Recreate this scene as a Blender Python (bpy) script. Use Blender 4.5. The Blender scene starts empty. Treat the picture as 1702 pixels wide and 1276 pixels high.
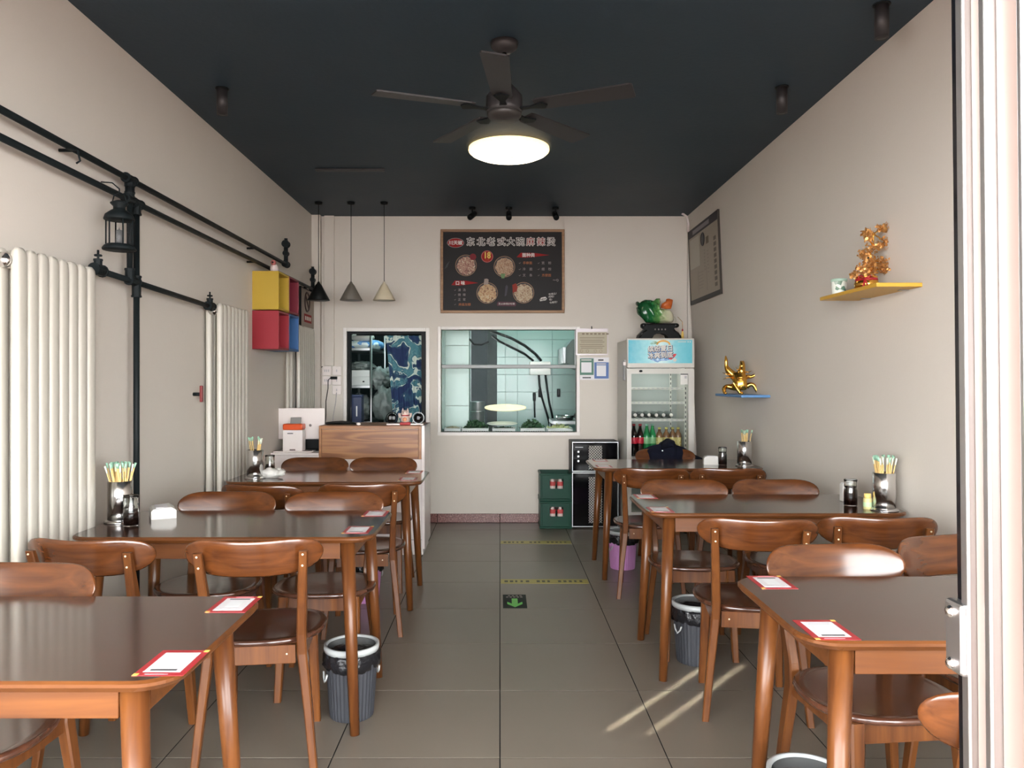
import bpy, bmesh, math, random
from mathutils import Vector, Matrix, Euler, noise

random.seed(11)
S = bpy.context.scene
C = S.collection
PI = math.pi
def R(d): return d * PI / 180

# ------------------------------------------------------------------ camera, world, lights, exposure
cam_d = bpy.data.cameras.new('camera'); cam = bpy.data.objects.new('camera', cam_d); C.objects.link(cam)
cam.location = (0, 0, 1.35); cam.rotation_euler = (R(90), 0, 0)
cam_d.sensor_width = 36; cam_d.lens = 36 * 1281 / 1702
cam_d.shift_x = 20 / 1702; cam_d.shift_y = -6 / 1702
cam_d.clip_start = 0.02; S.camera = cam
S.view_settings.view_transform = 'Standard'; S.view_settings.look = 'None'
S.view_settings.gamma = 1; S.view_settings.use_curve_mapping = False
S.view_settings.exposure = 1.82

W = bpy.data.worlds.new('sky'); S.world = W; W.use_nodes = True
wb = W.node_tree.nodes['Background']; wb.inputs[0].default_value = (0.93, 0.955, 0.965, 1); wb.inputs[1].default_value = 6.6

def lamp(kind, name, loc, energy, color, rot=(0, 0, 0), size=1, size_y=None, spread=None):
    d = bpy.data.lights.new(name, kind); d.energy = energy; d.color = color
    o = bpy.data.objects.new(name, d); C.objects.link(o); o.location = loc; o.rotation_euler = rot
    if kind == 'AREA':
        d.size = size
        if size_y: d.shape = 'RECTANGLE'; d.size_y = size_y
        if spread is not None: d.spread = spread
    elif kind == 'SUN': d.angle = R(0.6)
    else: d.shadow_soft_size = size
    return o
def aim(o, direction): o.rotation_euler = Vector(direction).to_track_quat('-Z', 'Y').to_euler()

sun = lamp('SUN', 'sun', (0, -4, 6), 4.5, (1.0, 0.93, 0.82)); aim(sun, (0.12, 0.5, -0.87))
# two narrow lamps added inside the room for sun streaks on the aisle floor
for sx, sy in ((0.71, 3.33), (0.86, 3.30)):
    g = lamp('AREA', 'sun_streak_lamp', (sx - 0.635 * 2.6, sy - 0.772 * 2.6, 2.0), 0.05, (1, 0.95, 0.8), size=0.022, size_y=0.56, spread=R(0.6))
    aim(g, (0.635, 0.772, -0.77))
lamp('AREA', 'kitchen_tube', (0.35, 8.6, 2.75), 5.6, (0.72, 1.0, 0.93), size=1.4, size_y=0.25)
lamp('AREA', 'store_tube', (-1.1, 8.4, 2.7), 4.5, (0.74, 1.0, 0.97), size=0.9, size_y=0.2)
lamp('AREA', 'fridge_light', (1.40, 7.0, 1.545), 0.5, (0.93, 1.0, 0.96), size=0.42, size_y=0.1)

# ------------------------------------------------------------------ materials
def _mat(name):
    m = bpy.data.materials.new(name); m.use_nodes = True
    return m, m.node_tree, m.node_tree.nodes['Principled BSDF']
def rgba(c): return (c[0], c[1], c[2], 1)
def mat(name, col, rough=0.5, metal=0.0, var=0.0, vscale=8.0, bump=0.0, bscale=60, emit=None, estr=0, trans=0, coat=0, ior=1.45, alpha=1, rnd=0, stretch=None, spec=None):
    m, nt, b = _mat(name); L = nt.links.new
    b.inputs['Base Color'].default_value = rgba(col); b.inputs['Roughness'].default_value = rough
    b.inputs['Metallic'].default_value = metal; b.inputs['IOR'].default_value = ior
    b.inputs['Transmission Weight'].default_value = trans; b.inputs['Coat Weight'].default_value = coat
    b.inputs['Coat Roughness'].default_value = 0.08; b.inputs['Alpha'].default_value = alpha
    if spec is None and max(col) < .02 and rough >= .4: spec = .15
    if name.startswith('lettering') or name.endswith('_print'): spec = .15
    if spec is not None: b.inputs['Specular IOR Level'].default_value = spec
    if emit: b.inputs['Emission Color'].default_value = rgba(emit); b.inputs['Emission Strength'].default_value = estr
    if var or bump:
        tc = nt.nodes.new('ShaderNodeTexCoord'); mp = nt.nodes.new('ShaderNodeMapping'); L(tc.outputs['Object'], mp.inputs[0])
        if stretch: mp.inputs['Scale'].default_value = stretch
    if var:
        n = nt.nodes.new('ShaderNodeTexNoise'); n.inputs['Scale'].default_value = vscale; n.inputs['Detail'].default_value = 5
        L(mp.outputs[0], n.inputs[0])
        mx = nt.nodes.new('ShaderNodeMix'); mx.data_type = 'RGBA'
        mx.inputs['A'].default_value = rgba([c * (1 - var) for c in col]); mx.inputs['B'].default_value = rgba([min(1, c * (1 + var)) for c in col])
        L(n.outputs[0], mx.inputs['Factor']); out = mx.outputs['Result']
        if rnd:
            oi = nt.nodes.new('ShaderNodeObjectInfo'); mr = nt.nodes.new('ShaderNodeMapRange')
            mr.inputs['To Min'].default_value = 1 - rnd; mr.inputs['To Max'].default_value = 1 + rnd; L(oi.outputs['Random'], mr.inputs[0])
            vm = nt.nodes.new('ShaderNodeVectorMath'); vm.operation = 'SCALE'; L(out, vm.inputs[0]); L(mr.outputs[0], vm.inputs['Scale']); out = vm.outputs[0]
        L(out, b.inputs['Base Color'])
        rr = nt.nodes.new('ShaderNodeMapRange'); rr.inputs['To Min'].default_value = max(0.285 if rough >= .28 else 0, rough - 0.06); rr.inputs['To Max'].default_value = min(0.265 if rough < .28 else 1, rough + 0.08)
        L(n.outputs[0], rr.inputs[0]); L(rr.outputs[0], b.inputs['Roughness'])
    if bump:
        n2 = nt.nodes.new('ShaderNodeTexNoise'); n2.inputs['Scale'].default_value = bscale; n2.inputs['Detail'].default_value = 3; L(mp.outputs[0], n2.inputs[0])
        bp = nt.nodes.new('ShaderNodeBump'); bp.inputs['Strength'].default_value = bump; bp.inputs['Distance'].default_value = 0.01
        L(n2.outputs[0], bp.inputs['Height']); L(bp.outputs[0], b.inputs['Normal'])
    return m
def wood(name, c1, c2, rough, axis, coat=0.0, scale=1.0, rings=0.0, spec=.5):
    m, nt, b = _mat(name); L = nt.links.new
    tc = nt.nodes.new('ShaderNodeTexCoord'); mp = nt.nodes.new('ShaderNodeMapping')
    sc = [22 * scale, 22 * scale, 22 * scale]; sc['xyz'.index(axis)] = 1.6 * scale
    mp.inputs['Scale'].default_value = sc; L(tc.outputs['Object'], mp.inputs[0])
    n = nt.nodes.new('ShaderNodeTexNoise'); n.inputs['Scale'].default_value = 1.6; n.inputs['Detail'].default_value = 7; n.inputs['Distortion'].default_value = 0.6
    L(mp.outputs[0], n.inputs[0]); fac = n.outputs[0]
    if rings:
        mp2 = nt.nodes.new('ShaderNodeMapping'); s2 = [15, 15, 15]; s2['xyz'.index(axis)] = 1.2; mp2.inputs['Scale'].default_value = s2; L(tc.outputs['Object'], mp2.inputs[0])
        n3 = nt.nodes.new('ShaderNodeTexNoise'); n3.inputs['Scale'].default_value = 0.9; n3.inputs['Detail'].default_value = 1; L(mp2.outputs[0], n3.inputs[0])
        ml = nt.nodes.new('ShaderNodeMath'); ml.operation = 'MULTIPLY'; ml.inputs[1].default_value = 44; L(n3.outputs[0], ml.inputs[0])
        sn = nt.nodes.new('ShaderNodeMath'); sn.operation = 'SINE'; L(ml.outputs[0], sn.inputs[0])
        ma = nt.nodes.new('ShaderNodeMath'); ma.operation = 'MULTIPLY_ADD'; ma.inputs[1].default_value = rings; L(sn.outputs[0], ma.inputs[0]); L(n.outputs[0], ma.inputs[2]); fac = ma.outputs[0]
    cr = nt.nodes.new('ShaderNodeValToRGB'); cr.color_ramp.elements[0].position = 0.3; cr.color_ramp.elements[1].position = 0.72
    cr.color_ramp.elements[0].color = rgba(c1); cr.color_ramp.elements[1].color = rgba(c2)
    L(fac, cr.inputs[0]); L(cr.outputs[0], b.inputs['Base Color'])
    b.inputs['Roughness'].default_value = rough; b.inputs['Coat Weight'].default_value = coat; b.inputs['Coat Roughness'].default_value = 0.12; b.inputs['Specular IOR Level'].default_value = spec
    return m
def pane(name, tint=(1, 1, 1), refl=1.0):
    m = bpy.data.materials.new(name); m.use_nodes = True; nt = m.node_tree; nt.nodes.clear(); L = nt.links.new
    o = nt.nodes.new('ShaderNodeOutputMaterial'); mx = nt.nodes.new('ShaderNodeMixShader'); t = nt.nodes.new('ShaderNodeBsdfTransparent'); g = nt.nodes.new('ShaderNodeBsdfGlossy')
    t.inputs[0].default_value = rgba(tint); g.inputs['Roughness'].default_value = 0.02; f = nt.nodes.new('ShaderNodeFresnel'); f.inputs[0].default_value = 1.45
    fm = nt.nodes.new('ShaderNodeMath'); fm.operation = 'MULTIPLY'; fm.inputs[1].default_value = refl; L(f.outputs[0], fm.inputs[0]); L(fm.outputs[0], mx.inputs[0]); L(t.outputs[0], mx.inputs[1]); L(g.outputs[0], mx.inputs[2]); L(mx.outputs[0], o.inputs[0])
    return m
def gradx(name, stops, axis=0, lo=-0.1, hi=0.1, rough=0.3, var=0.25, sub=0.0):
    m, nt, b = _mat(name); L = nt.links.new
    tc = nt.nodes.new('ShaderNodeTexCoord'); sp = nt.nodes.new('ShaderNodeSeparateXYZ'); L(tc.outputs['Object'], sp.inputs[0])
    n = nt.nodes.new('ShaderNodeTexNoise'); n.inputs['Scale'].default_value = 30; L(tc.outputs['Object'], n.inputs[0])
    mr = nt.nodes.new('ShaderNodeMapRange'); mr.inputs['From Min'].default_value = lo; mr.inputs['From Max'].default_value = hi; L(sp.outputs[axis], mr.inputs[0])
    ad = nt.nodes.new('ShaderNodeMath'); ad.operation = 'MULTIPLY_ADD'; ad.inputs[1].default_value = var; L(n.outputs[0], ad.inputs[0]); L(mr.outputs[0], ad.inputs[2])
    sb = nt.nodes.new('ShaderNodeMath'); sb.operation = 'SUBTRACT'; sb.inputs[1].default_value = var / 2; L(ad.outputs[0], sb.inputs[0])
    cr = nt.nodes.new('ShaderNodeValToRGB'); els = cr.color_ramp.elements
    els[0].position, els[0].color = stops[0][0], rgba(stops[0][1]); els[1].position, els[1].color = stops[-1][0], rgba(stops[-1][1])
    for p, c in stops[1:-1]: e = els.new(p); e.color = rgba(c)
    L(sb.outputs[0], cr.inputs[0]); L(cr.outputs[0], b.inputs['Base Color']); b.inputs['Roughness'].default_value = rough
    return m
def ramp_noise(name, stops, scale=40, rough=0.5, voronoi=False, stretch=(1, 1, 1), detail=4, dist=0.0, const=False):
    m, nt, b = _mat(name); L = nt.links.new
    tc = nt.nodes.new('ShaderNodeTexCoord'); mp = nt.nodes.new('ShaderNodeMapping'); mp.inputs['Scale'].default_value = stretch; L(tc.outputs['Object'], mp.inputs[0])
    if voronoi:
        n = nt.nodes.new('ShaderNodeTexVoronoi'); n.inputs['Scale'].default_value = scale; L(mp.outputs[0], n.inputs[0])
        sx = nt.nodes.new('ShaderNodeSeparateColor'); L(n.outputs['Color'], sx.inputs[0]); out = sx.outputs[0]
    else:
        n = nt.nodes.new('ShaderNodeTexNoise'); n.inputs['Scale'].default_value = scale; n.inputs['Detail'].default_value = detail; n.inputs['Distortion'].default_value = dist; L(mp.outputs[0], n.inputs[0]); out = n.outputs[0]
    cr = nt.nodes.new('ShaderNodeValToRGB'); els = cr.color_ramp.elements
    if const: cr.color_ramp.interpolation = 'CONSTANT'
    els[0].position, els[0].color = stops[0][0], rgba(stops[0][1]); els[1].position, els[1].color = stops[-1][0], rgba(stops[-1][1])
    for p, c in stops[1:-1]: e = els.new(p); e.color = rgba(c)
    L(out, cr.inputs[0]); L(cr.outputs[0], b.inputs['Base Color']); b.inputs['Roughness'].default_value = rough
    return m

M = {}
M['wall'] = mat('wall_paint', (0.60, 0.548, 0.487), 0.75, var=0.03, vscale=2, bump=0.05, bscale=90)
M['ceil'] = mat('ceiling_paint', (0.019, 0.037, 0.054), 0.6, var=0.08, vscale=1.5, bump=0.1, bscale=40)
M['tile'] = mat('floor_tile', (0.175, 0.147, 0.118), 0.29, var=0.05, vscale=3, rnd=0.05)
M['grout'] = mat('grout', (0.018, 0.017, 0.016), 0.8)
M['granite'] = ramp_noise('granite', [(0.30, (0.05, 0.012, 0.01)), (0.5, (0.13, 0.03, 0.025)), (0.66, (0.30, 0.16, 0.13))], 90, 0.3, detail=6)
M['white'] = mat('white_paint', (0.74, 0.70, 0.66), 0.4, var=0.03)
M['gloss'] = mat('white_laminate', (0.74, 0.67, 0.64), 0.25, var=0.02)
M['radw'] = mat('radiator_enamel', (0.49, 0.46, 0.40), 0.28, var=0.02)
M['black'] = mat('black_paint', (0.006, 0.007, 0.0075), 0.45, var=0.1)
M['bpipe'] = mat('black_pipe', (0.008, 0.011, 0.012), 0.5, var=0.2, vscale=20)
M['bgloss'] = mat('black_glass', (0.004, 0.004, 0.005), 0.08)
M['seam'] = mat('dark_seam', (0.02, 0.018, 0.016), 0.8)
M['tabtop'] = wood('table_top_wood', (0.040, 0.018, 0.012), (0.066, 0.029, 0.019), 0.14, 'x', 0.3, 1.0)
M['tabedge'] = wood('table_edge_wood', (0.080, 0.026, 0.008), (0.140, 0.048, 0.012), 0.3, 'x', 0.08, spec=.3)
M['legw'] = wood('leg_wood', (0.070, 0.022, 0.007), (0.150, 0.052, 0.013), 0.3, 'z', 0.08, spec=.3)
M['backw'] = wood('backrest_wood', (0.055, 0.016, 0.005), (0.125, 0.039, 0.010), 0.22, 'x', 0.25)
M['seatw'] = wood('seat_wood', (0.045, 0.017, 0.010), (0.085, 0.031, 0.016), 0.2, 'x', 0.5)
M['oak'] = wood('oak_veneer', (0.18, 0.060, 0.016), (0.34, 0.145, 0.048), 0.4, 'x', 0.0, 0.5, 0.22)
M['oake'] = wood('oak_edge', (0.22, 0.082, 0.024), (0.33, 0.142, 0.048), 0.4, 'x', 0.0)
M['screw'] = mat('screw_head', (0.78, 0.66, 0.5), 0.3, 0.2)
M['steel'] = mat('steel', (0.70, 0.69, 0.68), 0.17, 1.0)
M['bsteel'] = mat('brushed_steel', (0.42, 0.43, 0.44), 0.36, 1.0)
M['alu'] = mat('aluminium', (0.50, 0.50, 0.50), 0.36, 1.0)
M['glass'] = mat('jar_glass', (0.97, 1, 0.98), 0.02, trans=1.0)
M['pane'] = pane('window_glass', refl=0.025)
M['fpane'] = pane('fridge_glass', (0.95, 0.97, 0.96), refl=0.07)
M['soy'] = mat('soy_sauce', (0.012, 0.004, 0.003), 0.08, coat=0.6)
M['paper'] = mat('white_paper', (0.66, 0.64, 0.60), 0.7, bump=0.1, bscale=80)
M['ivory'] = mat('ivory_paper', (0.44, 0.39, 0.29), 0.6, var=0.06, vscale=20)
M['tip'] = mat('green_wrapper', (0.30, 0.52, 0.38), 0.5)
M['tipw'] = mat('pale_wrapper', (0.72, 0.76, 0.62), 0.5)
M['stick'] = mat('bamboo', (0.72, 0.50, 0.20), 0.5, var=0.1, vscale=30)
M['cred'] = mat('card_red', (0.36, 0.018, 0.026), 0.35)
M['cgold'] = mat('card_gold', (0.80, 0.55, 0.12), 0.4)
M['cwhite'] = mat('card_white', (0.66, 0.65, 0.67), 0.4)
M['cdark'] = mat('print_dark', (0.03, 0.03, 0.035), 0.5)
M['cgrey'] = mat('print_grey', (0.42, 0.40, 0.42), 0.5)
M['yellow'] = mat('cube_yellow', (0.42, 0.27, 0.02), 0.5, var=0.03)
M['red'] = mat('cube_red', (0.28, 0.010, 0.020), 0.5, var=0.03)
M['crimson'] = mat('cube_crimson', (0.17, 0.008, 0.022), 0.5, var=0.03)
M['blue'] = mat('cube_blue', (0.03, 0.105, 0.27), 0.5, var=0.03)
M['syellow'] = mat('shelf_yellow', (0.55, 0.31, 0.035), 0.45)
M['sblue'] = mat('shelf_blue', (0.09, 0.22, 0.44), 0.45)
M['gold'] = mat('gold', (0.80, 0.43, 0.08), 0.2, 1.0, var=0.2, vscale=60)
M['goldleaf'] = mat('gold_leaf', (0.60, 0.31, 0.10), 0.35, 0.7, var=0.3, vscale=90)
M['ribbon'] = mat('red_ribbon', (0.34, 0.015, 0.02), 0.5)
M['bind'] = mat('bin_grey', (0.034, 0.036, 0.043), 0.5)
M['binp'] = mat('bin_pink', (0.46, 0.20, 0.42), 0.45)
M['binring'] = mat('bin_ring', (0.40, 0.42, 0.42), 0.4)
M['bag'] = mat('bin_liner', (0.010, 0.010, 0.012), 0.22, bump=0.6, bscale=45)
M['fabric'] = mat('navy_cloth', (0.006, 0.007, 0.015), 0.85, var=0.2, vscale=15, bump=0.2, bscale=120)
M['clear'] = mat('clear_plastic', (0.20, 0.235, 0.225), 0.3, var=0.35, vscale=14, bump=0.8, bscale=16)
M['crate'] = mat('crate_green', (0.005, 0.046, 0.028), 0.45, spec=.25, var=0.15)
M['lampshade'] = mat('ceiling_lamp_glow', (1, 1, 1), 0.5, emit=(1.0, 0.84, 0.60), estr=2.2)
M['lamprim'] = mat('lamp_rim', (0.9, 0.75, 0.45), 0.4, emit=(1.0, 0.7, 0.3), estr=0.7)
M['fan'] = mat('fan_brown', (0.028, 0.026, 0.027), 0.45)
M['kt'] = mat('kitchen_tile', (0.29, 0.42, 0.39), 0.25, var=0.03)
M['ktl'] = mat('partition_tile', (0.50, 0.66, 0.61), 0.3, var=.03)
M['kg'] = mat('kitchen_grout', (0.24, 0.29, 0.28), 0.8)
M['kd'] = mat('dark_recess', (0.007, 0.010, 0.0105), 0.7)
M['fr'] = mat('fridge_white', (0.56, 0.535, 0.49), 0.35)
M['fin'] = mat('fridge_inside', (0.30, 0.315, 0.30), 0.4)
M['lw'] = mat('lettering_white', (0.62, 0.59, 0.55), 0.6)
M['lr'] = mat('lettering_red', (0.24, 0.012, 0.012), 0.6)
M['lo'] = mat('lettering_orange', (0.36, 0.13, 0.05), 0.6)
M['ly'] = mat('lettering_yellow', (0.62, 0.45, 0.11), 0.6)
M['lg'] = mat('lettering_grey', (0.25, 0.22, 0.21), 0.6)
M['lk'] = mat('lettering_black', (0.006, 0.005, 0.005), 0.6)
M['board'] = mat('menu_black', (0.017, 0.0145, 0.015), 0.45, var=0.15, vscale=6)

# ------------------------------------------------------------------ mesh builder
class MB:
    def __init__(s): s.v = []; s.f = []; s.m = []; s.s = []
    def add(s, vs, fs, mi=0, sm=False):
        o = len(s.v); s.v += [tuple(v) for v in vs]
        for f in fs: s.f.append([i + o for i in f]); s.m.append(mi); s.s.append(sm)
        return s
    def box(s, x0, x1, y0, y1, z0, z1, mi=0):
        v = [(x, y, z) for z in (z0, z1) for y in (y0, y1) for x in (x0, x1)]
        return s.add(v, [(0, 2, 3, 1), (4, 5, 7, 6), (0, 1, 5, 4), (2, 6, 7, 3), (0, 4, 6, 2), (1, 3, 7, 5)], mi)
    def rbox(s, x0, x1, y0, y1, z0, z1, r=0.004, mi=0, seg=2):
        bm = bmesh.new(); bmesh.ops.create_cube(bm, size=1)
        for v in bm.verts: v.co = (x0 + (v.co.x + .5) * (x1 - x0), y0 + (v.co.y + .5) * (y1 - y0), z0 + (v.co.z + .5) * (z1 - z0))
        r = min(r, 0.49 * min(x1 - x0, y1 - y0, z1 - z0))
        bmesh.ops.bevel(bm, geom=bm.edges[:], offset=r, segments=seg, affect='EDGES', profile=0.5)
        bm.verts.index_update()
        s.add([v.co[:] for v in bm.verts], [[v.index for v in f.verts] for f in bm.faces], mi, False); bm.free(); return s
    def tube(s, path, r, n=10, cap=True, mi=0, sm=True, closed=False, flat=1.0):
        P = [Vector(p) for p in path]; N = len(P); rs = r if isinstance(r, (list, tuple)) else [r] * N
        up = None; vs = []
        for i, p in enumerate(P):
            if closed: t = (P[(i + 1) % N] - P[i - 1])
            else: t = (P[min(i + 1, N - 1)] - P[max(i - 1, 0)])
            t.normalize()
            if up is None:
                a = Vector((0, 0, 1)) if abs(t.z) < 0.9 else Vector((0, 1, 0)); up = (a - t * a.dot(t)).normalized()
            else: up = (up - t * up.dot(t)).normalized()
            b = t.cross(up)
            for k in range(n):
                a = 2 * PI * k / n; vs.append(p + (up * math.cos(a) * flat + b * math.sin(a)) * rs[i])
        fs = []
        for i in range(N if closed else N - 1):
            j = (i + 1) % N
            for k in range(n): fs.append((i * n + k, i * n + (k + 1) % n, j * n + (k + 1) % n, j * n + k))
        s.add(vs, fs, mi, sm)
        if cap and not closed:
            o = len(s.v) - len(vs)
            s.f.append([o + k for k in range(n)][::-1]); s.m.append(mi); s.s.append(False)
            s.f.append([o + (N - 1) * n + k for k in range(n)]); s.m.append(mi); s.s.append(False)
        return s
    def bar(s, path, w, d, ch=0.25, mi=0):
        vs = []; N = len(path); ws = w if isinstance(w, (list, tuple)) else [w] * N; ds = d if isinstance(d, (list, tuple)) else [d] * N
        for (x, y, z), a, b in zip(path, ws, ds):
            a /= 2; b /= 2; c = min(a, b) * ch
            vs += [(x + i, y + j, z) for i, j in ((a - c, -b), (a, -b + c), (a, b - c), (a - c, b), (-a + c, b), (-a, b - c), (-a, -b + c), (-a + c, -b))]
        fs = [(i * 8 + k, i * 8 + (k + 1) % 8, (i + 1) * 8 + (k + 1) % 8, (i + 1) * 8 + k) for i in range(N - 1) for k in range(8)]
        fs += [tuple(range(8))[::-1], tuple((N - 1) * 8 + k for k in range(8))]
        return s.add(vs, fs, mi)
    def lathe(s, prof, c=(0, 0, 0), n=24, mi=0, sm=True, wob=None, axis='z'):
        vs = []; N = len(prof)
        for i, (r, z) in enumerate(prof):
            for k in range(n):
                a = 2 * PI * k / n; rr = r + (wob(i, a, r, z) if wob else 0)
                p = (rr * math.cos(a), rr * math.sin(a), z)
                if axis == 'y': p = (p[0], p[2], p[1])
                elif axis == 'x': p = (p[2], p[0], p[1])
                vs.append((c[0] + p[0], c[1] + p[1], c[2] + p[2]))
        fs = [(i * n + k, i * n + (k + 1) % n, (i + 1) * n + (k + 1) % n, (i + 1) * n + k) for i in range(N - 1) for k in range(n)]
        if prof[0][0] > 1e-6: fs.append(tuple(range(n))[::-1])
        if prof[-1][0] > 1e-6: fs.append(tuple((N - 1) * n + k for k in range(n)))
        if axis == 'y': fs = [tuple(f)[::-1] for f in fs]
        return s.add(vs, fs, mi, sm)
    def ell(s, c, r, n=14, m=8, mi=0, wob=None):
        prof = [(max(1e-7, math.sin(PI * i / m)), -math.cos(PI * i / m)) for i in range(m + 1)]
        vs = []
        for (a, z) in prof:
            for k in range(n):
                t = 2 * PI * k / n; p = Vector((a * math.cos(t), a * math.sin(t), z)); q = 1 + (wob(p) if wob else 0)
                vs.append((c[0] + p.x * r[0] * q, c[1] + p.y * r[1] * q, c[2] + p.z * r[2] * q))
        fs = [(i * n + k, i * n + (k + 1) % n, (i + 1) * n + (k + 1) % n, (i + 1) * n + k) for i in range(m) for k in range(n)]
        return s.add(vs, fs, mi, True)
    def prism(s, poly, lo, hi, axis='y', mi=0, sm=False):
        n = len(poly)
        def q(a, b, t): return (a, t, b) if axis == 'y' else ((t, a, b) if axis == 'x' else (a, b, t))
        vs = [q(a, b, lo) for a, b in poly] + [q(a, b, hi) for a, b in poly]
        fs = [tuple(range(n)), tuple(range(n, 2 * n))[::-1]] + [(i, n + i, n + (i + 1) % n, (i + 1) % n) for i in range(n)]
        area = sum(poly[i][0] * poly[(i + 1) % n][1] - poly[(i + 1) % n][0] * poly[i][1] for i in range(n))
        if (area > 0) != (axis == 'y'): fs = [tuple(f)[::-1] for f in fs]
        s.add(vs, fs, mi); return s
    def grid_wall(s, us, ws, holes, t0, t1, axis='y', mi=0):
        """slab with rectangular holes, one connected surface"""
        def q(a, b, t): return (a, t, b) if axis == 'y' else ((t, a, b) if axis == 'x' else (a, b, t))
        nu, nw = len(us) - 1, len(ws) - 1
        solid = lambda i, j: 0 <= i < nu and 0 <= j < nw and (i, j) not in holes
        idx = {}; vs = []
        def vi(i, j, k):
            if (i, j, k) not in idx: idx[(i, j, k)] = len(vs); vs.append(q(us[i], ws[j], (t0, t1)[k]))
            return idx[(i, j, k)]
        fs = []
        for i in range(nu):
            for j in range(nw):
                if not solid(i, j): continue
                fs.append((vi(i, j, 0), vi(i + 1, j, 0), vi(i + 1, j + 1, 0), vi(i, j + 1, 0)))
                fs.append((vi(i, j, 1), vi(i, j + 1, 1), vi(i + 1, j + 1, 1), vi(i + 1, j, 1)))
                for di, dj, a, b in ((-1, 0, (i, j), (i, j + 1)), (1, 0, (i + 1, j + 1), (i + 1, j)), (0, -1, (i + 1, j), (i, j)), (0, 1, (i, j + 1), (i + 1, j + 1))):
                    if not solid(i + di, j + dj): fs.append((vi(*a, 0), vi(*b, 0), vi(*b, 1), vi(*a, 1)))
        return s.add(vs, fs, mi)
    def inflate(s, outline, T, rings=7, mi=0, fold=None, n=40):
        """closed puffy body in the x-z plane from an outline, thickness along y"""
        P = [Vector((a, b)) for a, b in outline]; c = sum(P, Vector((0, 0))) / len(P)
        L = [0]
        for i in range(len(P)): L.append(L[-1] + (P[(i + 1) % len(P)] - P[i]).length)
        ring = []
        for k in range(n):
            d = L[-1] * k / n; i = max(j for j in range(len(P)) if L[j] <= d + 1e-9)
            t = (d - L[i]) / max(1e-9, L[i + 1] - L[i]); ring.append(P[i].lerp(P[(i + 1) % len(P)], t))
        vs = []; 
        for side in (-1, 1):
            for r in range(rings):
                q = 1 - (r / rings) ** 1.0; th = T * math.sqrt(max(0, 1 - q ** 2.2)) * 0.5
                for p in ring:
                    a = c + (p - c) * q; y = side * th + (fold(a.x, a.y) * (1 - q ** 6) if fold else 0); vs.append((a.x, y, a.y))
            vs.append((c.x, side * T * 0.5 + (fold(c.x, c.y) if fold else 0), c.y))
        per = rings * n + 1; fs = []
        for side in (0, 1):
            o = side * per
            for r in range(rings - 1):
                for k in range(n):
                    f = (o + r * n + k, o + r * n + (k + 1) % n, o + (r + 1) * n + (k + 1) % n, o + (r + 1) * n + k); fs.append(f if side == 0 else f[::-1])
            for k in range(n):
                f = (o + (rings - 1) * n + k, o + (rings - 1) * n + (k + 1) % n, o + per - 1); fs.append(f if side == 0 else f[::-1])
        for k in range(n): fs.append((k, per + k, per + (k + 1) % n, (k + 1) % n))
        return s.add(vs, fs, mi, True)
    def text(s, body, size, mx, mi=0, off=0.0, align='CENTER', xs=1.0):
        cu = bpy.data.curves.new('tmp_text', 'FONT'); cu.body = body; cu.size = size; cu.align_x = align; cu.align_y = 'CENTER'; cu.offset = off; cu.resolution_u = 2
        o = bpy.data.objects.new('tmp_text', cu); C.objects.link(o); dg = bpy.context.evaluated_depsgraph_get()
        me = bpy.data.meshes.new_from_object(o.evaluated_get(dg))
        s.add([mx @ Vector((v.co.x * xs, v.co.y, 0)) for v in me.vertices], [list(p.vertices) for p in me.polygons], mi)
        bpy.data.objects.remove(o); bpy.data.curves.remove(cu); bpy.data.meshes.remove(me); return s
    def halo(s, body, size, mx, rad, n=10, **k):
        for j in range(n): s.text(body, size, mx @ Matrix.Translation((rad * math.cos(2 * PI * j / n), rad * math.sin(2 * PI * j / n), .00004 * j)), **k)
        return s
    def xf(s, mx):
        s.v = [tuple(mx @ Vector(v)) for v in s.v]; return s
    def mesh(s, name, mats):
        me = bpy.data.meshes.new(name); me.from_pydata(s.v, [], s.f); me.update()
        for m in (mats if isinstance(mats, (list, tuple)) else [mats]): me.materials.append(m)
        me.polygons.foreach_set('material_index', s.m); me.polygons.foreach_set('use_smooth', s.s); return me
    def build(s, name, mats, parent=None, loc=None, rz=0):
        return link(name, s.mesh(name, mats), parent, loc, rz)
def link(name, me, parent=None, loc=None, rz=0):
    o = bpy.data.objects.new(name, me); C.objects.link(o)
    if parent: o.parent = parent
    if loc: o.location = loc
    if rz: o.rotation_euler.z = rz
    return o
def tag(o, label, cat, group=None):
    o['label'] = label; o['category'] = cat
    if group: o['group'] = group
    return o
def thing(name, label, cat, loc=(0, 0, 0), rz=0, group=None):
    o = bpy.data.objects.new(name, None); o.empty_display_size = 0.05; C.objects.link(o); o.location = loc; o.rotation_euler = (0, 0, rz)
    return tag(o, label, cat, group)
def struct(o): o['kind'] = 'structure'; return o
def stuff(o, label): o['kind'] = 'stuff'; o['label'] = label; return o
def dup(root, loc, rz, label, group=None):
    r = root.copy(); C.objects.link(r); r.location = loc; r.rotation_euler = (0, 0, rz); r['label'] = label
    if group: r['group'] = group
    for ch in list(root.children):
        c = ch.copy(); C.objects.link(c); c.parent = r
        for g in ch.children: d = g.copy(); C.objects.link(d); d.parent = c
    return r
def facing(loc, d):
    """matrix for flat print: local x to the reader's right, y up, z out of the surface"""
    ax = {'-y': ((1, 0, 0), (0, 0, 1), (0, -1, 0)), '+x': ((0, 1, 0), (0, 0, 1), (1, 0, 0)), '-x': ((0, -1, 0), (0, 0, 1), (-1, 0, 0)), 'up': ((1, 0, 0), (0, 1, 0), (0, 0, 1))}[d]
    m = Matrix.Identity(4)
    for i in range(3):
        for j in range(3): m[j][i] = ax[i][j]
    m.translation = loc; return m
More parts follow.
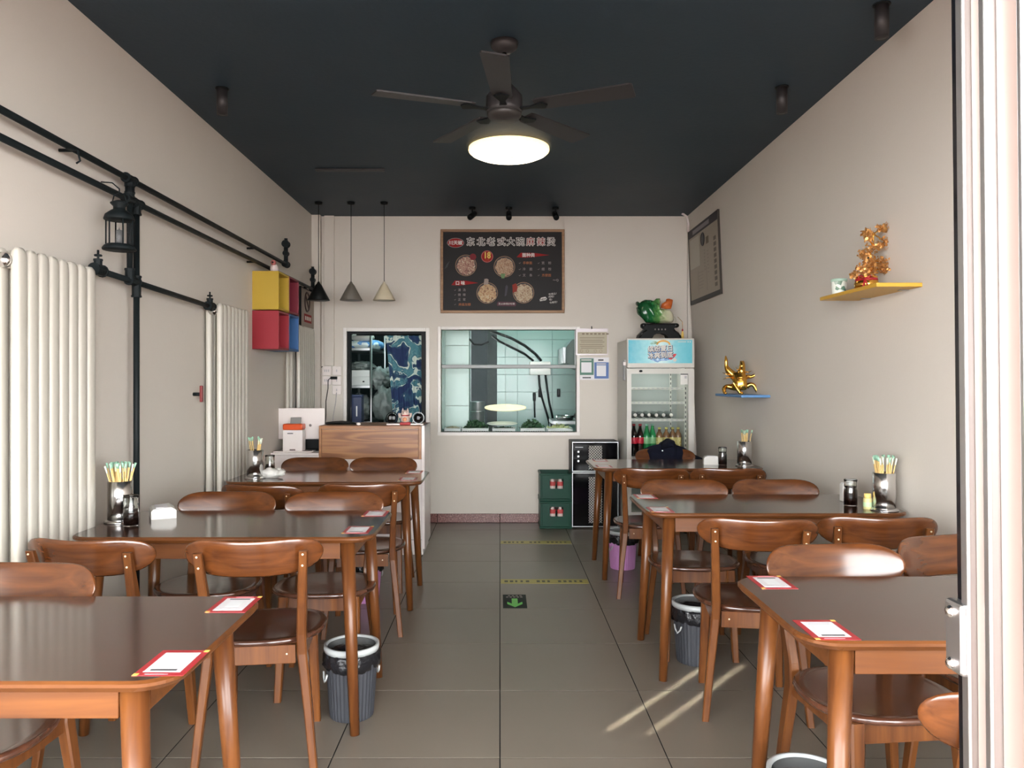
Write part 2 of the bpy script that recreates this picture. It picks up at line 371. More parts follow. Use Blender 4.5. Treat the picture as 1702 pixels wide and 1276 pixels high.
def disc2(r, n=28, rx=1.0): return [(r * rx * math.cos(2 * PI * k / n), r * math.sin(2 * PI * k / n)) for k in range(n)]
def skin(verts, edges, radii, sub=2):
    me = bpy.data.meshes.new('tmp_skin'); me.from_pydata(verts, edges, []); o = bpy.data.objects.new('tmp_skin', me); C.objects.link(o)
    md = o.modifiers.new('s', 'SKIN'); md.use_smooth_shade = True
    sv = me.skin_vertices[0].data if me.skin_vertices else None
    if sv is None:
        bm = bmesh.new(); bm.from_mesh(me); bm.verts.layers.skin.verify(); bm.to_mesh(me); bm.free(); sv = me.skin_vertices[0].data
    for i, r in enumerate(radii): sv[i].radius = (r, r)
    sv[0].use_root = True
    ms = o.modifiers.new('u', 'SUBSURF'); ms.levels = sub
    dg = bpy.context.evaluated_depsgraph_get(); out = bpy.data.meshes.new_from_object(o.evaluated_get(dg))
    for p in out.polygons: p.use_smooth = True
    out.materials.clear(); bpy.data.objects.remove(o); bpy.data.meshes.remove(me); return out

# ------------------------------------------------------------------ the shell
XL, YB, ZC = -1.775, 7.33, 2.91
def XR(z): return 1.78 + 0.04 * (ZC - z)
YF = 0.45
fl = struct(MB().box(XL - .1, 2.0, -0.2, YB + .1, -0.12, -0.0012).build('floor', M['grout']))
cache = {}
xs_t = [XL, -1.2, -0.6, 0, 0.6, 1.2, 1.8, 1.89]; ys_t = [0.355 + 0.6 * j for j in range(12)] + [YB]
for i in range(len(xs_t) - 1):
    for j in range(len(ys_t) - 1):
        w, d = xs_t[i + 1] - xs_t[i] - .005, ys_t[j + 1] - ys_t[j] - .005
        if d < 0.02: continue
        k = (round(w, 3), round(d, 3))
        if k not in cache:
            b = MB(); e = 0.0003
            v = [(0, 0, -.02), (w, 0, -.02), (w, d, -.02), (0, d, -.02), (0, 0, -e), (w, 0, -e), (w, d, -e), (0, d, -e), (e, e, 0), (w - e, e, 0), (w - e, d - e, 0), (e, d - e, 0)]
            fs = [(8, 9, 10, 11)] + [(a + q, a + (q + 1) % 4, a + 4 + (q + 1) % 4, a + 4 + q) for a in (0, 4) for q in range(4)]
            cache[k] = b.add(v, fs).mesh('floor_tile', M['tile'])
        link('floor_tile', cache[k], fl, (xs_t[i] + .0025, ys_t[j] + .0025, random.uniform(-.0004, .0004)))
struct(MB().box(XL - .12, 2.0, YF, YB + .12, ZC, ZC + .1).build('ceiling', M['ceil']))
struct(MB().box(XL - .12, XL, YF, YB + .12, -.05, ZC).build('wall_left', M['wall']))
struct(MB().prism([(XR(-.05), -.05), (2.1, -.05), (2.1, ZC), (XR(ZC), ZC)], YF, YB + .12, 'y').build('wall_right', M['wall']))
DX0, DX1, DZ = -1.455, -0.704, 1.815
WX0, WX1, WZ0, WZ1 = -0.560, 0.727, 0.858, 1.832
us = [XL, DX0, DX1, WX0, WX1, 1.9]; ws = [-.05, WZ0, DZ, WZ1, ZC]
struct(MB().grid_wall(us, ws, {(1, 0), (1, 1), (3, 1), (3, 2)}, YB, YB + .10).build('wall_back', M['wall']))
bb = struct(MB().box(-0.70, 1.86, YB - .006, YB - .001, .001, .082).build('baseboard_back', M['grout']))
for a, b in ((-.70, -.597), (-.593, -.002), (.002, .598), (.602, 1.198), (1.202, 1.85)):
    MB().rbox(a, b, YB - .018, YB - .005, .001, .085, .003).build('granite_tile', M['granite'], bb)
# boxed-in pipes in the back corner
struct(MB().box(XL, -1.695, YB - .07, YB, 0, ZC).build('trim_1', M['wall']))
struct(MB().rbox(1.775, 1.80, YB - .045, YB - .02, 1.6, ZC, .006).build('trim_2', M['wall']))
# door casing and inner black frame
d1 = struct(MB().box(DX0 - .002, DX1 + .002, YB - .0, YB + .11, DZ - .004, DZ + .002).build('door_1', M['black']))
for n_, (a, b, c, d) in (('casing', (DX0 - .035, DX0, 0, DZ + .035)), ('casing', (DX1, DX1 + .035, 0, DZ + .035)), ('casing', (DX0, DX1, DZ, DZ + .035))):
    MB().rbox(a, b, YB - .015, YB + .02, c, d, .004).build(n_, M['white'], d1)
for a, b, c, d in ((DX0, DX0 + .028, 0, DZ), (DX1 - .045, DX1, 0, DZ), (DX0 + .028, DX1 - .045, DZ - .02, DZ)):
    MB().box(a, b, YB + .02, YB + .09, c, d).build('door_frame', M['black'], d1)
# kitchen window
w1 = struct(MB().box(WX0 - .03, WX1 + .03, YB - .03, YB + .10, WZ0 - .03, WZ0).build('window_1', M['white']))
for a, b, c, d in ((WX0 - .032, WX0, WZ0, WZ1 + .03), (WX1, WX1 + .032, WZ0, WZ1 + .03), (WX0, WX1, WZ1, WZ1 + .03)):
    MB().rbox(a, b, YB - .02, YB + .08, c, d, .004).build('window_frame', M['white'], w1)
MB().rbox(WX0, WX1, YB + .015, YB + .045, 1.463, 1.500, .006).build('window_rail', mat('rail_grey', (.20, .205, .20), .45, .3), w1)
MB().box(WX0, WX1, YB + .028, YB + .032, WZ0, 1.464).build('pane', M['pane'], w1)
MB().box(WX0, WX1, YB + .050, YB + .054, 1.47, WZ1).build('pane', M['pane'], w1)
MB().box(WX1 - .016, WX1, YB + .02, YB + .04, 1.50, WZ1).build('window_track', bpy.data.materials['rail_grey'], w1)

# ---- rooms behind the back wall
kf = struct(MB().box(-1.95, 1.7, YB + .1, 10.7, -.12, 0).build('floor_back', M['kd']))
struct(MB().box(-1.95, 1.7, YB + .10, 10.7, 2.9, 3.0).build('ceiling_back', M['white']))
kb = struct(MB().grid_wall([-.62, -.36, -.037, 1.45], [0, 2.35, 2.9], {(1, 0)}, 9.5, 9.6).build('wall_kitchen', M['kg']))
xs_k = [-.037, .215, .645, 1.075, 1.45]; z0 = 1.851 - .215 * 5
tc_ = {}
for i in range(4):
    for j in range(10):
        w = xs_k[i + 1] - xs_k[i]
        if i not in tc_: tc_[i] = MB().rbox(.002, w - .002, -.008, .004, .002, .213, .002, seg=1).mesh('wall_tile', M['kt'])
        link('wall_tile', tc_[i], kb, (xs_k[i], 9.5, z0 + .215 * j - .215))
ks = struct(MB().box(-.60, -.32, 7.93, 8.0, 0, 2.9).build('wall_partition', M['kg']))
for j in range(6): MB().rbox(-.60, -.318, 7.92, 7.935, .25 + .62 * j - .4, .25 + .62 * j + .216, .003).build('wall_tile', M['ktl'], ks)
struct(MB().box(1.45, 1.55, YB + .1, 9.6, 0, 2.9).build('wall_kitchen_side', M['kt']))
struct(MB().box(-.62, -.56, YB + .1, 9.6, 0, 2.9).build('wall_store_side', M['kt']))
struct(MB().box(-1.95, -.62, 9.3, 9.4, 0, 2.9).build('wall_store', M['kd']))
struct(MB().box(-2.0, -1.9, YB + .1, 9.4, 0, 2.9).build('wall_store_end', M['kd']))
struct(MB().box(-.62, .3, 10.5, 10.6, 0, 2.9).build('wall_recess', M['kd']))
struct(MB().box(-.16, -.037, 9.62, 9.70, 0, 2.5).build('trim_3', mat('recess_panel', (.03, .038, .038), .6)))

# ---- the front: pavement, added sun-blocking canopy, open door leaf
struct(MB().box(-8, 8, -12, YF - .1, -.16, -.03).build('pavement', mat('pavement_red', (.17, .115, .10), .8, var=.15, vscale=3)))  # out of view; red tint chosen to bounce pinkish light indoors
struct(MB().box(-3.2, 3.2, -1.3, YF, 2.52, 2.62).build('sun_block_roof', M['white']))  # unseen canopy added to keep direct sun out of the room
struct(MB().box(XL - .12, 2.1, YF - .1, YF, 2.34, ZC + .1).build('wall_front', M['wall']))  # unseen lintel, set low to dim the upper back wall
dl = struct(MB().box(.370, .405, .500, .612, .02, 2.5).build('door_2', M['alu']))
dpaint = mat('door_profile', (.27, .205, .18), .3, .15, var=.05, vscale=3, stretch=(1, 1, .1))
for y0_, y1_, x0_, x1_, m_ in ((.606, .618, .364, .41, M['bgloss']), (.596, .606, .360, .38, M['alu']), (.574, .596, .366, .38, dpaint), (.566, .574, .358, .38, M['alu']),
                               (.538, .566, .366, .38, dpaint), (.532, .538, .362, .38, M['alu']), (.500, .532, .366, .38, dpaint)):
    MB().rbox(x0_, x1_, y0_, y1_, .02, 2.5, .0015).build('door_profile', m_, dl)
MB().box(.384, .390, -.25, .50, .12, 2.4).build('pane', M['pane'], dl)
MB().rbox(.370, .405, -.33, -.25, .02, 2.5, .003).build('door_profile', dpaint, dl)
for a, b in ((.02, .12), (2.4, 2.5)): MB().rbox(.370, .405, -.25, .50, a, b, .003).build('door_profile', dpaint, dl)
lk = MB().rbox(.356, .372, .598, .622, 1.115, 1.172, .003).build('lock', M['alu'], dl)
for zz in (1.122, 1.163): MB().ell((.3555, .612, zz), (.004, .005, .005), 10, 6).build('screw', M['steel'], lk)
dl.rotation_euler.y = R(-0.6); dl.location = (0.0145, 0, 0)

# ------------------------------------------------------------------ chairs
def backrest(hw=.232, top=.815, h=.066, n=22, m=8):
    b = MB(); vs = []; cz = top - h; T = .009
    def pt(u, v, side):
        w = (1 - abs(u) ** 4.2) ** (1 / 2.0); x = hw * u
        z = cz + h * v * w * (1 - .03 * math.cos(u * PI)) + .012 * u * u
        t = T * (1 - abs(v) ** 6 * .98) ** .5 * (1 - abs(u) ** 14 * .98) ** .5
        y = -.265 + .070 * u * u - .30 * (z - .75) + side * t
        return (x, y, z)
    us_ = [math.sin(PI / 2 * (-1 + 2 * i / n)) for i in range(n + 1)]; vs_ = [math.sin(PI / 2 * (-1 + 2 * j / m)) for j in range(m + 1)]
    for side in (-1, 1):
        for u in us_:
            for v in vs_: vs.append(pt(u * .9999, v, side))
    per = (n + 1) * (m + 1); fs = []; q = lambda i, j, s: s * per + i * (m + 1) + j
    for i in range(n):
        for j in range(m):
            fs.append((q(i, j, 0), q(i + 1, j, 0), q(i + 1, j + 1, 0), q(i, j + 1, 0))); fs.append((q(i, j, 1), q(i, j + 1, 1), q(i + 1, j + 1, 1), q(i + 1, j, 1)))
    for i in range(n):
        for j in (0, m): f = (q(i, j, 0), q(i, j, 1), q(i + 1, j, 1), q(i + 1, j, 0)); fs.append(f if j == 0 else f[::-1])
    for j in range(m):
        for i in (0, n): f = (q(i, j, 0), q(i, j + 1, 0), q(i, j + 1, 1), q(i, j, 1)); fs.append(f if i == 0 else f[::-1])
    return b.add(vs, fs, 0, True)
def seat_mb():
    b = MB(); n = 40; vs = []
    rows = [(0, .0), (.35, .0), (.65, .0), (.85, .0), (.95, 0), (.985, -.003), (1.0, -.011), (.985, -.020), (.93, -.024), (.5, -.024), (0, -.024)]
    for r, dz in rows:
        for k in range(n):
            a = 2 * PI * k / n; c, s_ = math.cos(a), math.sin(a)
            e = 2.5; rr = 1 / (abs(c) ** e + abs(s_) ** e) ** (1 / e)
            x = .222 * rr * c * max(r, .001) * (1 + .06 * s_); y = .200 * rr * s_ * max(r, .001)
            dish = -.010 * (1 - (r ** 2)) if dz == 0 and r < .96 else 0
            vs.append((x, y + .005, .452 + dz + dish))
    N = len(rows)
    fs = [(i * n + k, i * n + (k + 1) % n, (i + 1) * n + (k + 1) % n, (i + 1) * n + k)[::-1] for i in range(N - 1) for k in range(n)]
    return b.add(vs, fs, 0, True)
ch0 = thing('dining_chair', '', 'chair')
backrest().build('backrest', M['backw'], ch0)
seat_mb().build('seat', M['seatw'], ch0)
for s_ in (-1, 1):
    MB().bar([(s_ * .200, -.205, 0), (s_ * .178, -.190, .22), (s_ * .158, -.178, .40), (s_ * .156, -.186, .47), (s_ * .163, -.222, .62), (s_ * .172, -.272, .775)],
             [.026, .030, .034, .033, .031, .028], [.030, .036, .044, .044, .038, .020], .3).build('rear_leg', M['legw'], ch0)
    MB().bar([(s_ * .166, .195, 0), (s_ * .150, .155, .432)], [.030, .042], [.030, .044], .3).build('front_leg', M['legw'], ch0)
    MB().box(s_ * .155 - .01, s_ * .155 + .01, -.16, .14, .372, .430).build('side_apron', M['legw'], ch0)
    for zz, yy in ((.765, -.2805), (.725, -.2675)):
        MB().ell((s_ * (.172 - (.775 - zz) * .06), yy - .0035, zz), (.004, .003, .004), 8, 5).build('screw', M['screw'], ch0)
for y_ in (-.176, .145):
    MB().rbox(-.135, .135, y_ - .010, y_ + .010, .366, .430, .002).build('cross_apron', M['legw'], ch0)
for s_ in (-1, 1): MB().ell((s_ * .105, -.187, .40), (.0035, .0025, .0035), 8, 5).build('screw', M['screw'], ch0)
ordi = {1: 'first', 2: 'second', 3: 'third'}
chairs = [  # x, y, rz, label
    (-1.385, 1.99, 180 - 3, 'lone wooden chair facing the door at first radiator-side table'),
    (-.868, 2.85, 7, 'wooden chair, aisle seat of second radiator-side table, backrest towards the door'),
    (-1.392, 2.86, -5, 'wooden chair by radiator at second radiator-side table, backrest towards the door'),
    (-1.29, 3.44, 180, 'wooden chair by radiator facing the door across second radiator-side table'),
    (-.775, 3.44, 180 + 2, 'shiny wooden chair, aisle seat facing the door at second radiator-side table'),
    (-1.198, 4.20, -10, 'wooden chair by radiator at third radiator-side table, backrest towards the door'),
    (-.745, 4.25, 6, 'wooden chair, aisle seat of third radiator-side table, backrest towards the door'),
    (-1.27, 5.09, 180, 'dark wooden chair below the payment screen, facing the door at third radiator-side table'),
    (-.80, 5.09, 180, 'dark wooden chair below the oak counter front, facing the door at third radiator-side table'),
    (1.090, 2.25, 186, 'wooden chair with glaring backrest facing the door at first shelf-side table'),
    (1.585, 2.40, 180 + 16, 'wooden chair by the wall facing the door at first shelf-side table, partly behind door'),
    (.978, 1.575, 0, 'wooden chair with backrest corner showing beside the door leaf'),
    (1.042, 3.237, -8, 'wooden chair, aisle seat of second shelf-side table, backrest towards the door'),
    (1.527, 3.28, -6, 'wooden chair by the wall at second shelf-side table, backrest towards the door'),
    (.972, 3.90, 180 - 2, 'wooden chair, aisle seat facing the door across second shelf-side table'),
    (1.466, 3.90, 180, 'wooden chair by the wall facing the door across second shelf-side table'),
    (.955, 4.955, -6, 'wooden chair, aisle seat of third shelf-side table, backrest towards the door'),
    (1.42, 4.95, -4, 'wooden chair by the wall at third shelf-side table, backrest towards the door'),
    (1.275, 5.745, 180, 'wooden chair under the navy jacket in front of the fridge'),
]
for i, (x, y, a, lab) in enumerate(chairs):
    if i == 0: ch0.location = (x, y, 0); ch0.rotation_euler.z = R(a); ch0['label'] = lab; ch0['group'] = 'wooden dining chairs'
    else: dup(ch0, (x, y, 0), R(a), lab, 'wooden dining chairs')

# ------------------------------------------------------------------ tables
TZ = .755
def table(x0, x1, y0, y1, lab):
    cx, cy, a, b = (x0 + x1) / 2, (y0 + y1) / 2, (x1 - x0) / 2, (y1 - y0) / 2
    t = thing('dining_table', lab, 'table', (cx, cy, 0), 0, 'dark dining tables')
    ol = []; r = .085
    for sx, sy, a0 in ((1, 1, 0), (-1, 1, 90), (-1, -1, 180), (1, -1, 270)):
        for k in range(9):
            an = R(a0 + 90 * k / 8); ol.append((sx * (a - r) + r * math.cos(an), sy * (b - r) + r * math.sin(an)))
    mb = MB(); n = len(ol); vs = []
    rows = [(.006, TZ), (.0, TZ - .005), (0, TZ - .012), (.010, TZ - .024)]
    for ins, z in rows:
        for (x, y) in ol:
            d = Vector((x, y)); d2 = Vector((abs(x) - (a - r), abs(y) - (b - r)))
            nx = x - math.copysign(min(ins, abs(x)), x) if abs(x) > a - r else x; ny = y - math.copysign(min(ins, abs(y)), y) if abs(y) > b - r else y
            vs.append((nx, ny, z))
    mb.add(vs, [tuple(range(n))], 0)
    mb.f += [[i * n + (k + 1) % n, i * n + k, (i + 1) * n + k, (i + 1) * n + (k + 1) % n] for i in range(3) for k in range(n)]
    mb.m += [1] * (3 * n); mb.s += [False] * (3 * n)
    mb.f.append([3 * n + k for k in range(n)][::-1]); mb.m.append(1); mb.s.append(False)
    mb.build('tabletop', [M['tabtop'], M['tabedge']], t)
    for sx in (-1, 1):
        for sy in (-1, 1):
            MB().tube([(sx * (a - .068), sy * (b - .018), 0), (sx * (a - .105), sy * (b - .062), TZ - .024)], [.0185, .029], 16).build('leg', M['legw'], t)
    for sy in (-1, 1): MB().rbox(-a + .13, a - .13, sy * (b - .055) - .010, sy * (b - .055) + .010, TZ - .092, TZ - .024, .002).build('apron', M['tabedge'], t)
    for sx in (-1, 1): MB().rbox(sx * (a - .095) - .010, sx * (a - .095) + .010, -b + .09, b - .09, TZ - .092, TZ - .024, .002).build('apron', M['tabedge'], t)
    return t
table(-1.76, -.645, 1.520, 2.130, 'dark wooden table by the door on the radiator side, with two red cards')
table(-1.655, -.485, 2.920, 3.530, 'dark wooden table second from the door, beside the white radiator')
table(-1.63, -.460, 4.510, 5.100, 'dark wooden table in front of the oak counter')
table(.700, 1.83, 1.756, 2.345, 'dark wooden table beside the open door leaf, with two red cards')
table(.665, 1.852, 3.449, 4.033, 'dark wooden table second from the door, below the yellow wall shelf')
table(.640, 1.80, 5.203, 5.818, 'dark wooden table in front of the drinks fridge, navy jacket behind')

# order cards: red border, white panel, printed lines; the code itself is left out
oc = thing('order_card', '', 'card')
MB().box(-.052, .052, -.073, .073, 0, .0008).build('border', M['cred'], oc)
MB().box(-.038, .038, -.054, .057, .0008, .0012).build('panel', M['cwhite'], oc)
for a, b in ((-.052, -.073), (.041, .062)): MB().box(a, a + .011, b, b + .011, .0008, .0013).build('gold_corner', M['cgold'], oc)
MB().box(-.027, .027, -.047, -.040, .0012, .0015).build('caption_bar', M['cdark'], oc)
MB().box(-.026, .026, .036, .040, .0012, .0015).build('text_line', M['cgrey'], oc)
MB().box(-.029, .029, .046, .049, .0012, .0015).build('text_line', M['cgrey'], oc)
MB().box(-.030, .018, -.0665, -.0635, .0008, .0012).build('text_line', mat('card_pink', (.85, .35, .38), .5), oc)
pq = MB()
for i in range(5):
    for j in range(4): 
        if (i * 7 + j * 3) % 4 != 1 and not (i == 2 and j in (1, 2)): pq.box(-.020 + .0085 * i, -.0135 + .0085 * i, -.034 + .016 * j, -.027 + .016 * j, .0012, .0014)
o_ = MB().box(-.018, .018, -.030, .026, .0012, .0014).build('blank_square', mat('card_faint', (.70, .72, .74), .5), oc)
cards = [(-.69, 1.625, 0, 'red bordered order card by the table edge, first radiator-side table, door side'), (-.705, 2.048, 180, 'red bordered order card, first radiator-side table, counter side'),
         (-.565, 3.07, 0, 'red bordered order card, second radiator-side table, door side'), (-.555, 3.445, 180, 'red bordered order card, second radiator-side table, counter side'),
         (-.555, 4.66, 0, 'small looking red order card, third radiator-side table, door side'), (-.555, 5.01, 180, 'small looking red order card, third radiator-side table, counter side'),
         (.777, 1.84, 0, 'red bordered order card, first shelf-side table, door side'), (.80, 2.272, 180, 'red bordered order card, first shelf-side table, counter side'),
         (.737, 3.55, 0, 'red bordered order card, second shelf-side table, door side'), (.745, 3.955, 180, 'red bordered order card, second shelf-side table, counter side'),
         (.72, 5.34, 0, 'pale order card, third shelf-side table, door side'), (.745, 5.74, 180, 'pale order card, third shelf-side table, fridge side')]
for i, (x, y, a, lab) in enumerate(cards):
    if i == 0: oc.location = (x, y, TZ); oc['label'] = lab; oc['group'] = 'order cards on the tables'
    else: dup(oc, (x, y, TZ), R(a), lab, 'order cards on the tables')

# ------------------------------------------------------------------ things on the tables
canister0 = thing('chopstick_canister', '', 'canister')
MB().lathe([(.049, .008), (.049, .172), (.0475, .173), (.046, .172), (.046, .012), (0, .012)], n=36).build('body', M['steel'], canister0)
MB().lathe([(.0, .0), (.062, .0), (.063, .004), (.054, .010), (.049, .013), (0, .013)], n=36).build('base', M['steel'], canister0)
stick_me = MB().tube([(0, 0, 0), (0, 0, .225)], .0025, 6).tube([(0, 0, .218), (0, 0, .240)], [.0028, .0048], 6, mi=1).mesh('chopstick', [M['stick'], M['tip']])
stick_me2 = MB().tube([(0, 0, 0), (0, 0, .215)], .0025, 6).tube([(0, 0, .200), (0, 0, .232)], [.0028, .0042], 6, mi=1).mesh('chopstick', [M['stick'], M['tipw']])
jar0 = thing('sauce_jar', '', 'jar')
MB().lathe([(0, 0), (.027, 0), (.030, .004), (.0305, .060), (.029, .078), (.0265, .086), (.029, .094), (.0275, .104), (.029, .116), (.031, .122), (.029, .126), (.0265, .124), (.0245, .110), (.0235, .088), (.026, .078), (.0275, .06), (.027, .006), (0, .006)], n=28).build('glass', M['glass'], jar0)
MB().lathe([(0, .0062), (.0273, .0062), (.0277, .058), (.026, .070), (0, .070)], n=24).build('sauce', M['soy'], jar0)
first = [True]
def canister(x, y, n, seed, lab):
    rng = random.Random(seed); rz = rng.uniform(0, 6)
    if first[0]: canister0.location = (x, y, TZ); canister0['label'] = lab; canister0['group'] = 'steel chopstick canisters'; first[0] = False
    else: dup(canister0, (x, y, TZ), rz, lab, 'steel chopstick canisters')
    for i in range(n):
        a = rng.uniform(0, 2 * PI); r0 = rng.uniform(.0, .020); b = a + rng.uniform(-.6, .6); r1 = rng.uniform(.012, .041)
        p0 = Vector((x + r0 * math.cos(a + 1.2), y + r0 * math.sin(a + 1.2), TZ + .0135)); p1 = Vector((x + r1 * math.cos(b), y + r1 * math.sin(b), TZ + .17))
        o = link('chopstick', stick_me if rng.random() < .65 else stick_me2, None, p0); o.rotation_euler = (p1 - p0).to_track_quat('Z', 'Y').to_euler()
        tag(o, 'wrapped bamboo chopstick standing in the ' + lab.split(',')[0], 'chopstick', 'chopsticks in the ' + lab.split(',')[0])
canister(-1.60, 3.245, 38, 1, 'steel canister nearest-wall end of second radiator-side table'.replace('nearest-wall', 'at the wall') + ', full of chopsticks')
canister(-1.49, 4.69, 14, 2, 'steel canister on third radiator-side table, half full of chopsticks')
canister(1.762, 3.535, 32, 3, 'steel canister on second shelf-side table, full of green tipped chopsticks')
canister(1.70, 5.36, 10, 4, 'steel canister on third shelf-side table, holding few chopsticks')
jars = [(-1.508, 3.15, .0, 'sauce jar, half full, beside the canister on second radiator-side table'), (-1.445, 4.84, 0, 'sauce jar behind the crumpled tissue on third radiator-side table'),
        (1.665, 3.66, 0, 'sauce jar, nearly full, on second shelf-side table'), (1.565, 5.42, 0, 'sauce jar, nearly full, between tissue and canister on third shelf-side table')]
for i, (x, y, a, lab) in enumerate(jars):
    if i == 0: jar0.location = (x, y, TZ); jar0['label'] = lab; jar0['group'] = 'sauce jars'; r = jar0
    else: r = dup(jar0, (x, y, TZ), i, lab, 'sauce jars')
    if i >= 2:
        for c in r.children:
            if c.name.startswith('sauce'): c.data = MB().lathe([(0, .0062), (.0273, .0062), (.0277, .058), (.0262, .077), (.0236, .087), (.0246, .096), (0, .096)], n=24).mesh('sauce', M['soy'])
def tissue(x, y, rz, dims, lab):
    a, b, h = dims; t = thing('tissue_pack', lab, 'tissue', (x, y, TZ), rz, 'tissue packs on the tables')
    m = MB(); m.prism([(-a / 2, 0), (a / 2, 0), (a / 2, h * .72), (a * .30, h), (-a * .42, h * .9), (-a / 2, h * .7)], -b / 2, b / 2, 'y'); m.build('wrapper', M['paper'], t)
    MB().box(-a * .3, a * .2, -b * .38, b * .38, h * .9, h * .985).build('tissue', M['cwhite'], t)
tissue(-1.475, 3.37, R(28), (.10, .135, .048), 'white folded tissue pack beside the sauce jar, second radiator-side table')
tissue(1.50, 5.47, R(-8), (.11, .07, .062), 'white tissue pack near the navy jacket, third shelf-side table')
t_ = thing('napkin_stack', 'white upright napkin pack behind the sauce jar, second shelf-side table', 'napkins', (1.715, 3.80, TZ))
MB().rbox(-.034, .034, -.018, .018, 0, .085, .004).build('wrapper', M['paper'], t_); MB().rbox(-.030, .030, -.014, .014, .085, .090, .002).build('tissue', M['cwhite'], t_)
t_ = thing('spice_bottle', 'small yellow spice bottle between napkins and canister, second shelf-side table', 'bottle', (1.70, 3.565, TZ))
MB().lathe([(0, 0), (.018, 0), (.019, .003), (.019, .045), (.016, .052), (0, .052)], n=18).build('body', mat('spice', (.62, .55, .25), .35, var=.2, vscale=60), t_)
MB().lathe([(.0193, .012), (.0195, .013), (.0195, .032), (.0193, .033)], n=18).build('label_band', mat('spice_label', (.50, .66, .40), .5), t_)
MB().lathe([(0, .052), (.015, .052), (.016, .056), (.015, .072), (0, .073)], n=16).build('cap', mat('spice_cap', (.72, .50, .16), .4), t_)
t_ = MB().ell((0, 0, .028), (.075, .055, .030), 26, 14, wob=lambda p: .30 * noise.noise(p * 2.3) + .18 * noise.noise(p * 6)).build('crumpled_tissue', M['paper'], None, (-1.395, 4.72, TZ))
tag(t_, 'crumpled white tissue beside the canister, third radiator-side table', 'tissue')

# ------------------------------------------------------------------ bins
def bin_(x, y, ring_r, h, body_m, ring_m, lab, rb=.78):
    t = thing('waste_bin', lab, 'bin', (x, y, 0), 0, 'waste bins under the tables'); n = 72; r = ring_r
    rib = lambda i, a, rr, z: (.0022 if int(a / (2 * PI) * n + .5) % 2 else 0) * (1 if rr > r * .5 else 0)
    MB().lathe([(0, .0), (r * rb, 0), (r * (rb + .02), .012), (r * .96, h * .9), (r * .97, h * .93), (r * .93, h * .93), (r * .75, .02), (0, .02)], n=n, wob=rib, sm=False).build('body', body_m, t)
    MB().lathe([(r * .90, h - .020), (r * 1.0, h - .022), (r * 1.03, h - .010), (r * 1.02, h + .004), (r * .93, h + .004), (r * .89, h - .004), (r * .90, h - .020)], n=48).build('rim_ring', ring_m, t)
    wf = lambda i, a, rr, z: .012 * noise.noise(Vector((a * 3, z * 30, 1.7))) + .004 * math.sin(a * 17 + z * 60)
    MB().lathe([(r * .90, h - .004), (r * .86, h - .04), (r * .70, h - .10), (r * .3, h - .13), (.0005, h - .135)], n=48, wob=lambda i, a, rr, z: wf(i, a, rr, z) if i > 0 else 0).build('liner', M['bag'], t)
    MB().lathe([(r * .98, h - .016), (r * 1.04, h - .035), (r * 1.06, h - .06), (r * 1.02, h - .085), (r * .96, h - .09)], n=56, wob=lambda i, a, rr, z: wf(i, a, rr, z) * (1 if i else 0) + .01 * math.sin(a * 3) * (i > 2)).build('liner_skirt', M['bag'], t)
    for q in (0.5, 3.64):
        p = [(r * 1.0 * math.cos(q + d), r * 1.0 * math.sin(q + d), h - .10 - .035 * (1 - (d / .22) ** 2)) for d in (-.22, -.15, 0, .15, .22)]
        MB().tube([(a * 1.03, b * 1.03, c) for a, b, c in p], .004, 8).build('handle', ring_m, t)
    return t
bin_(-.600, 3.12, .108, .285, M['bind'], M['binring'], 'dark grey ribbed bin under second radiator-side table')
bin_(.945, 3.72, .112, .285, M['bind'], M['binring'], 'dark grey ribbed bin under second shelf-side table')
bin_(.845, 2.115, .106, .275, M['bind'], M['binring'], 'bin under first shelf-side table, only its pale rim showing')
bin_(-.83, 4.74, .105, .27, M['binp'], M['binring'], 'pink bin under third radiator-side table')
bin_(.885, 5.56, .108, .27, M['binp'], M['binring'], 'pink bin under third shelf-side table')

# ------------------------------------------------------------------ radiators and black pipes
def radiator(y0, n, lab):
    t = thing('column_radiator', lab, 'radiator', (XL, y0, 0), 0, 'white column radiators')
    p = .0655; col = MB()
    def section(z): return [(x, y, z) for x, y in [(.017 * math.copysign(abs(math.cos(a)) ** .6, math.cos(a)), .0295 * math.copysign(abs(math.sin(a)) ** .6, math.sin(a))) for a in [2 * PI * k / 16 for k in range(16)]]]
    vs = []
    for z, q in ((.12, .4), (.135, .9), (.16, 1), (1.78, 1), (1.80, .88), (1.812, .5)): vs += [(x * q, y * q, z) for x, y, _ in section(z)]
    fs = [(i * 16 + k, i * 16 + (k + 1) % 16, (i + 1) * 16 + (k + 1) % 16, (i + 1) * 16 + k) for i in range(5) for k in range(16)] + [tuple(range(16))[::-1], tuple(80 + k for k in range(16))]
    me = MB().add(vs, fs, 0, True).mesh('column', M['radw'])
    for i in range(n):
        link('column', me, t, (.098, p * (i + .5), 0)); link('column', me, t, (.034, p * (i + .5), 0))
    for z in (.20, 1.765):
        MB().tube([(.066, .002, z), (.066, p * n - .002, z)], .026, 14).build('header', M['radw'], t)
        MB().lathe([(0, -.022), (.012, -.022), (.017, -.016), (.026, -.012), (.028, .004), (0, .004)], (.066, 0, z), 14, axis='y').build('end_plug', M['steel'], t)
    for z in (.3, 1.6): MB().box(.0, .03, p * n / 2 - .015, p * n / 2 + .015, z, z + .03).build('bracket', M['radw'], t)
    MB().tube([(.066, p * n - .01, .2), (.066, p * n + .05, .2), (.066, p * n + .055, .0)], .011, 10).build('feed_pipe', M['radw'], t)
    return t
radiator(2.655, 8, 'tall white column radiator beside second radiator-side table, by the door')
radiator(4.59, 8, 'tall white column radiator behind third radiator-side table, below the yellow cube')
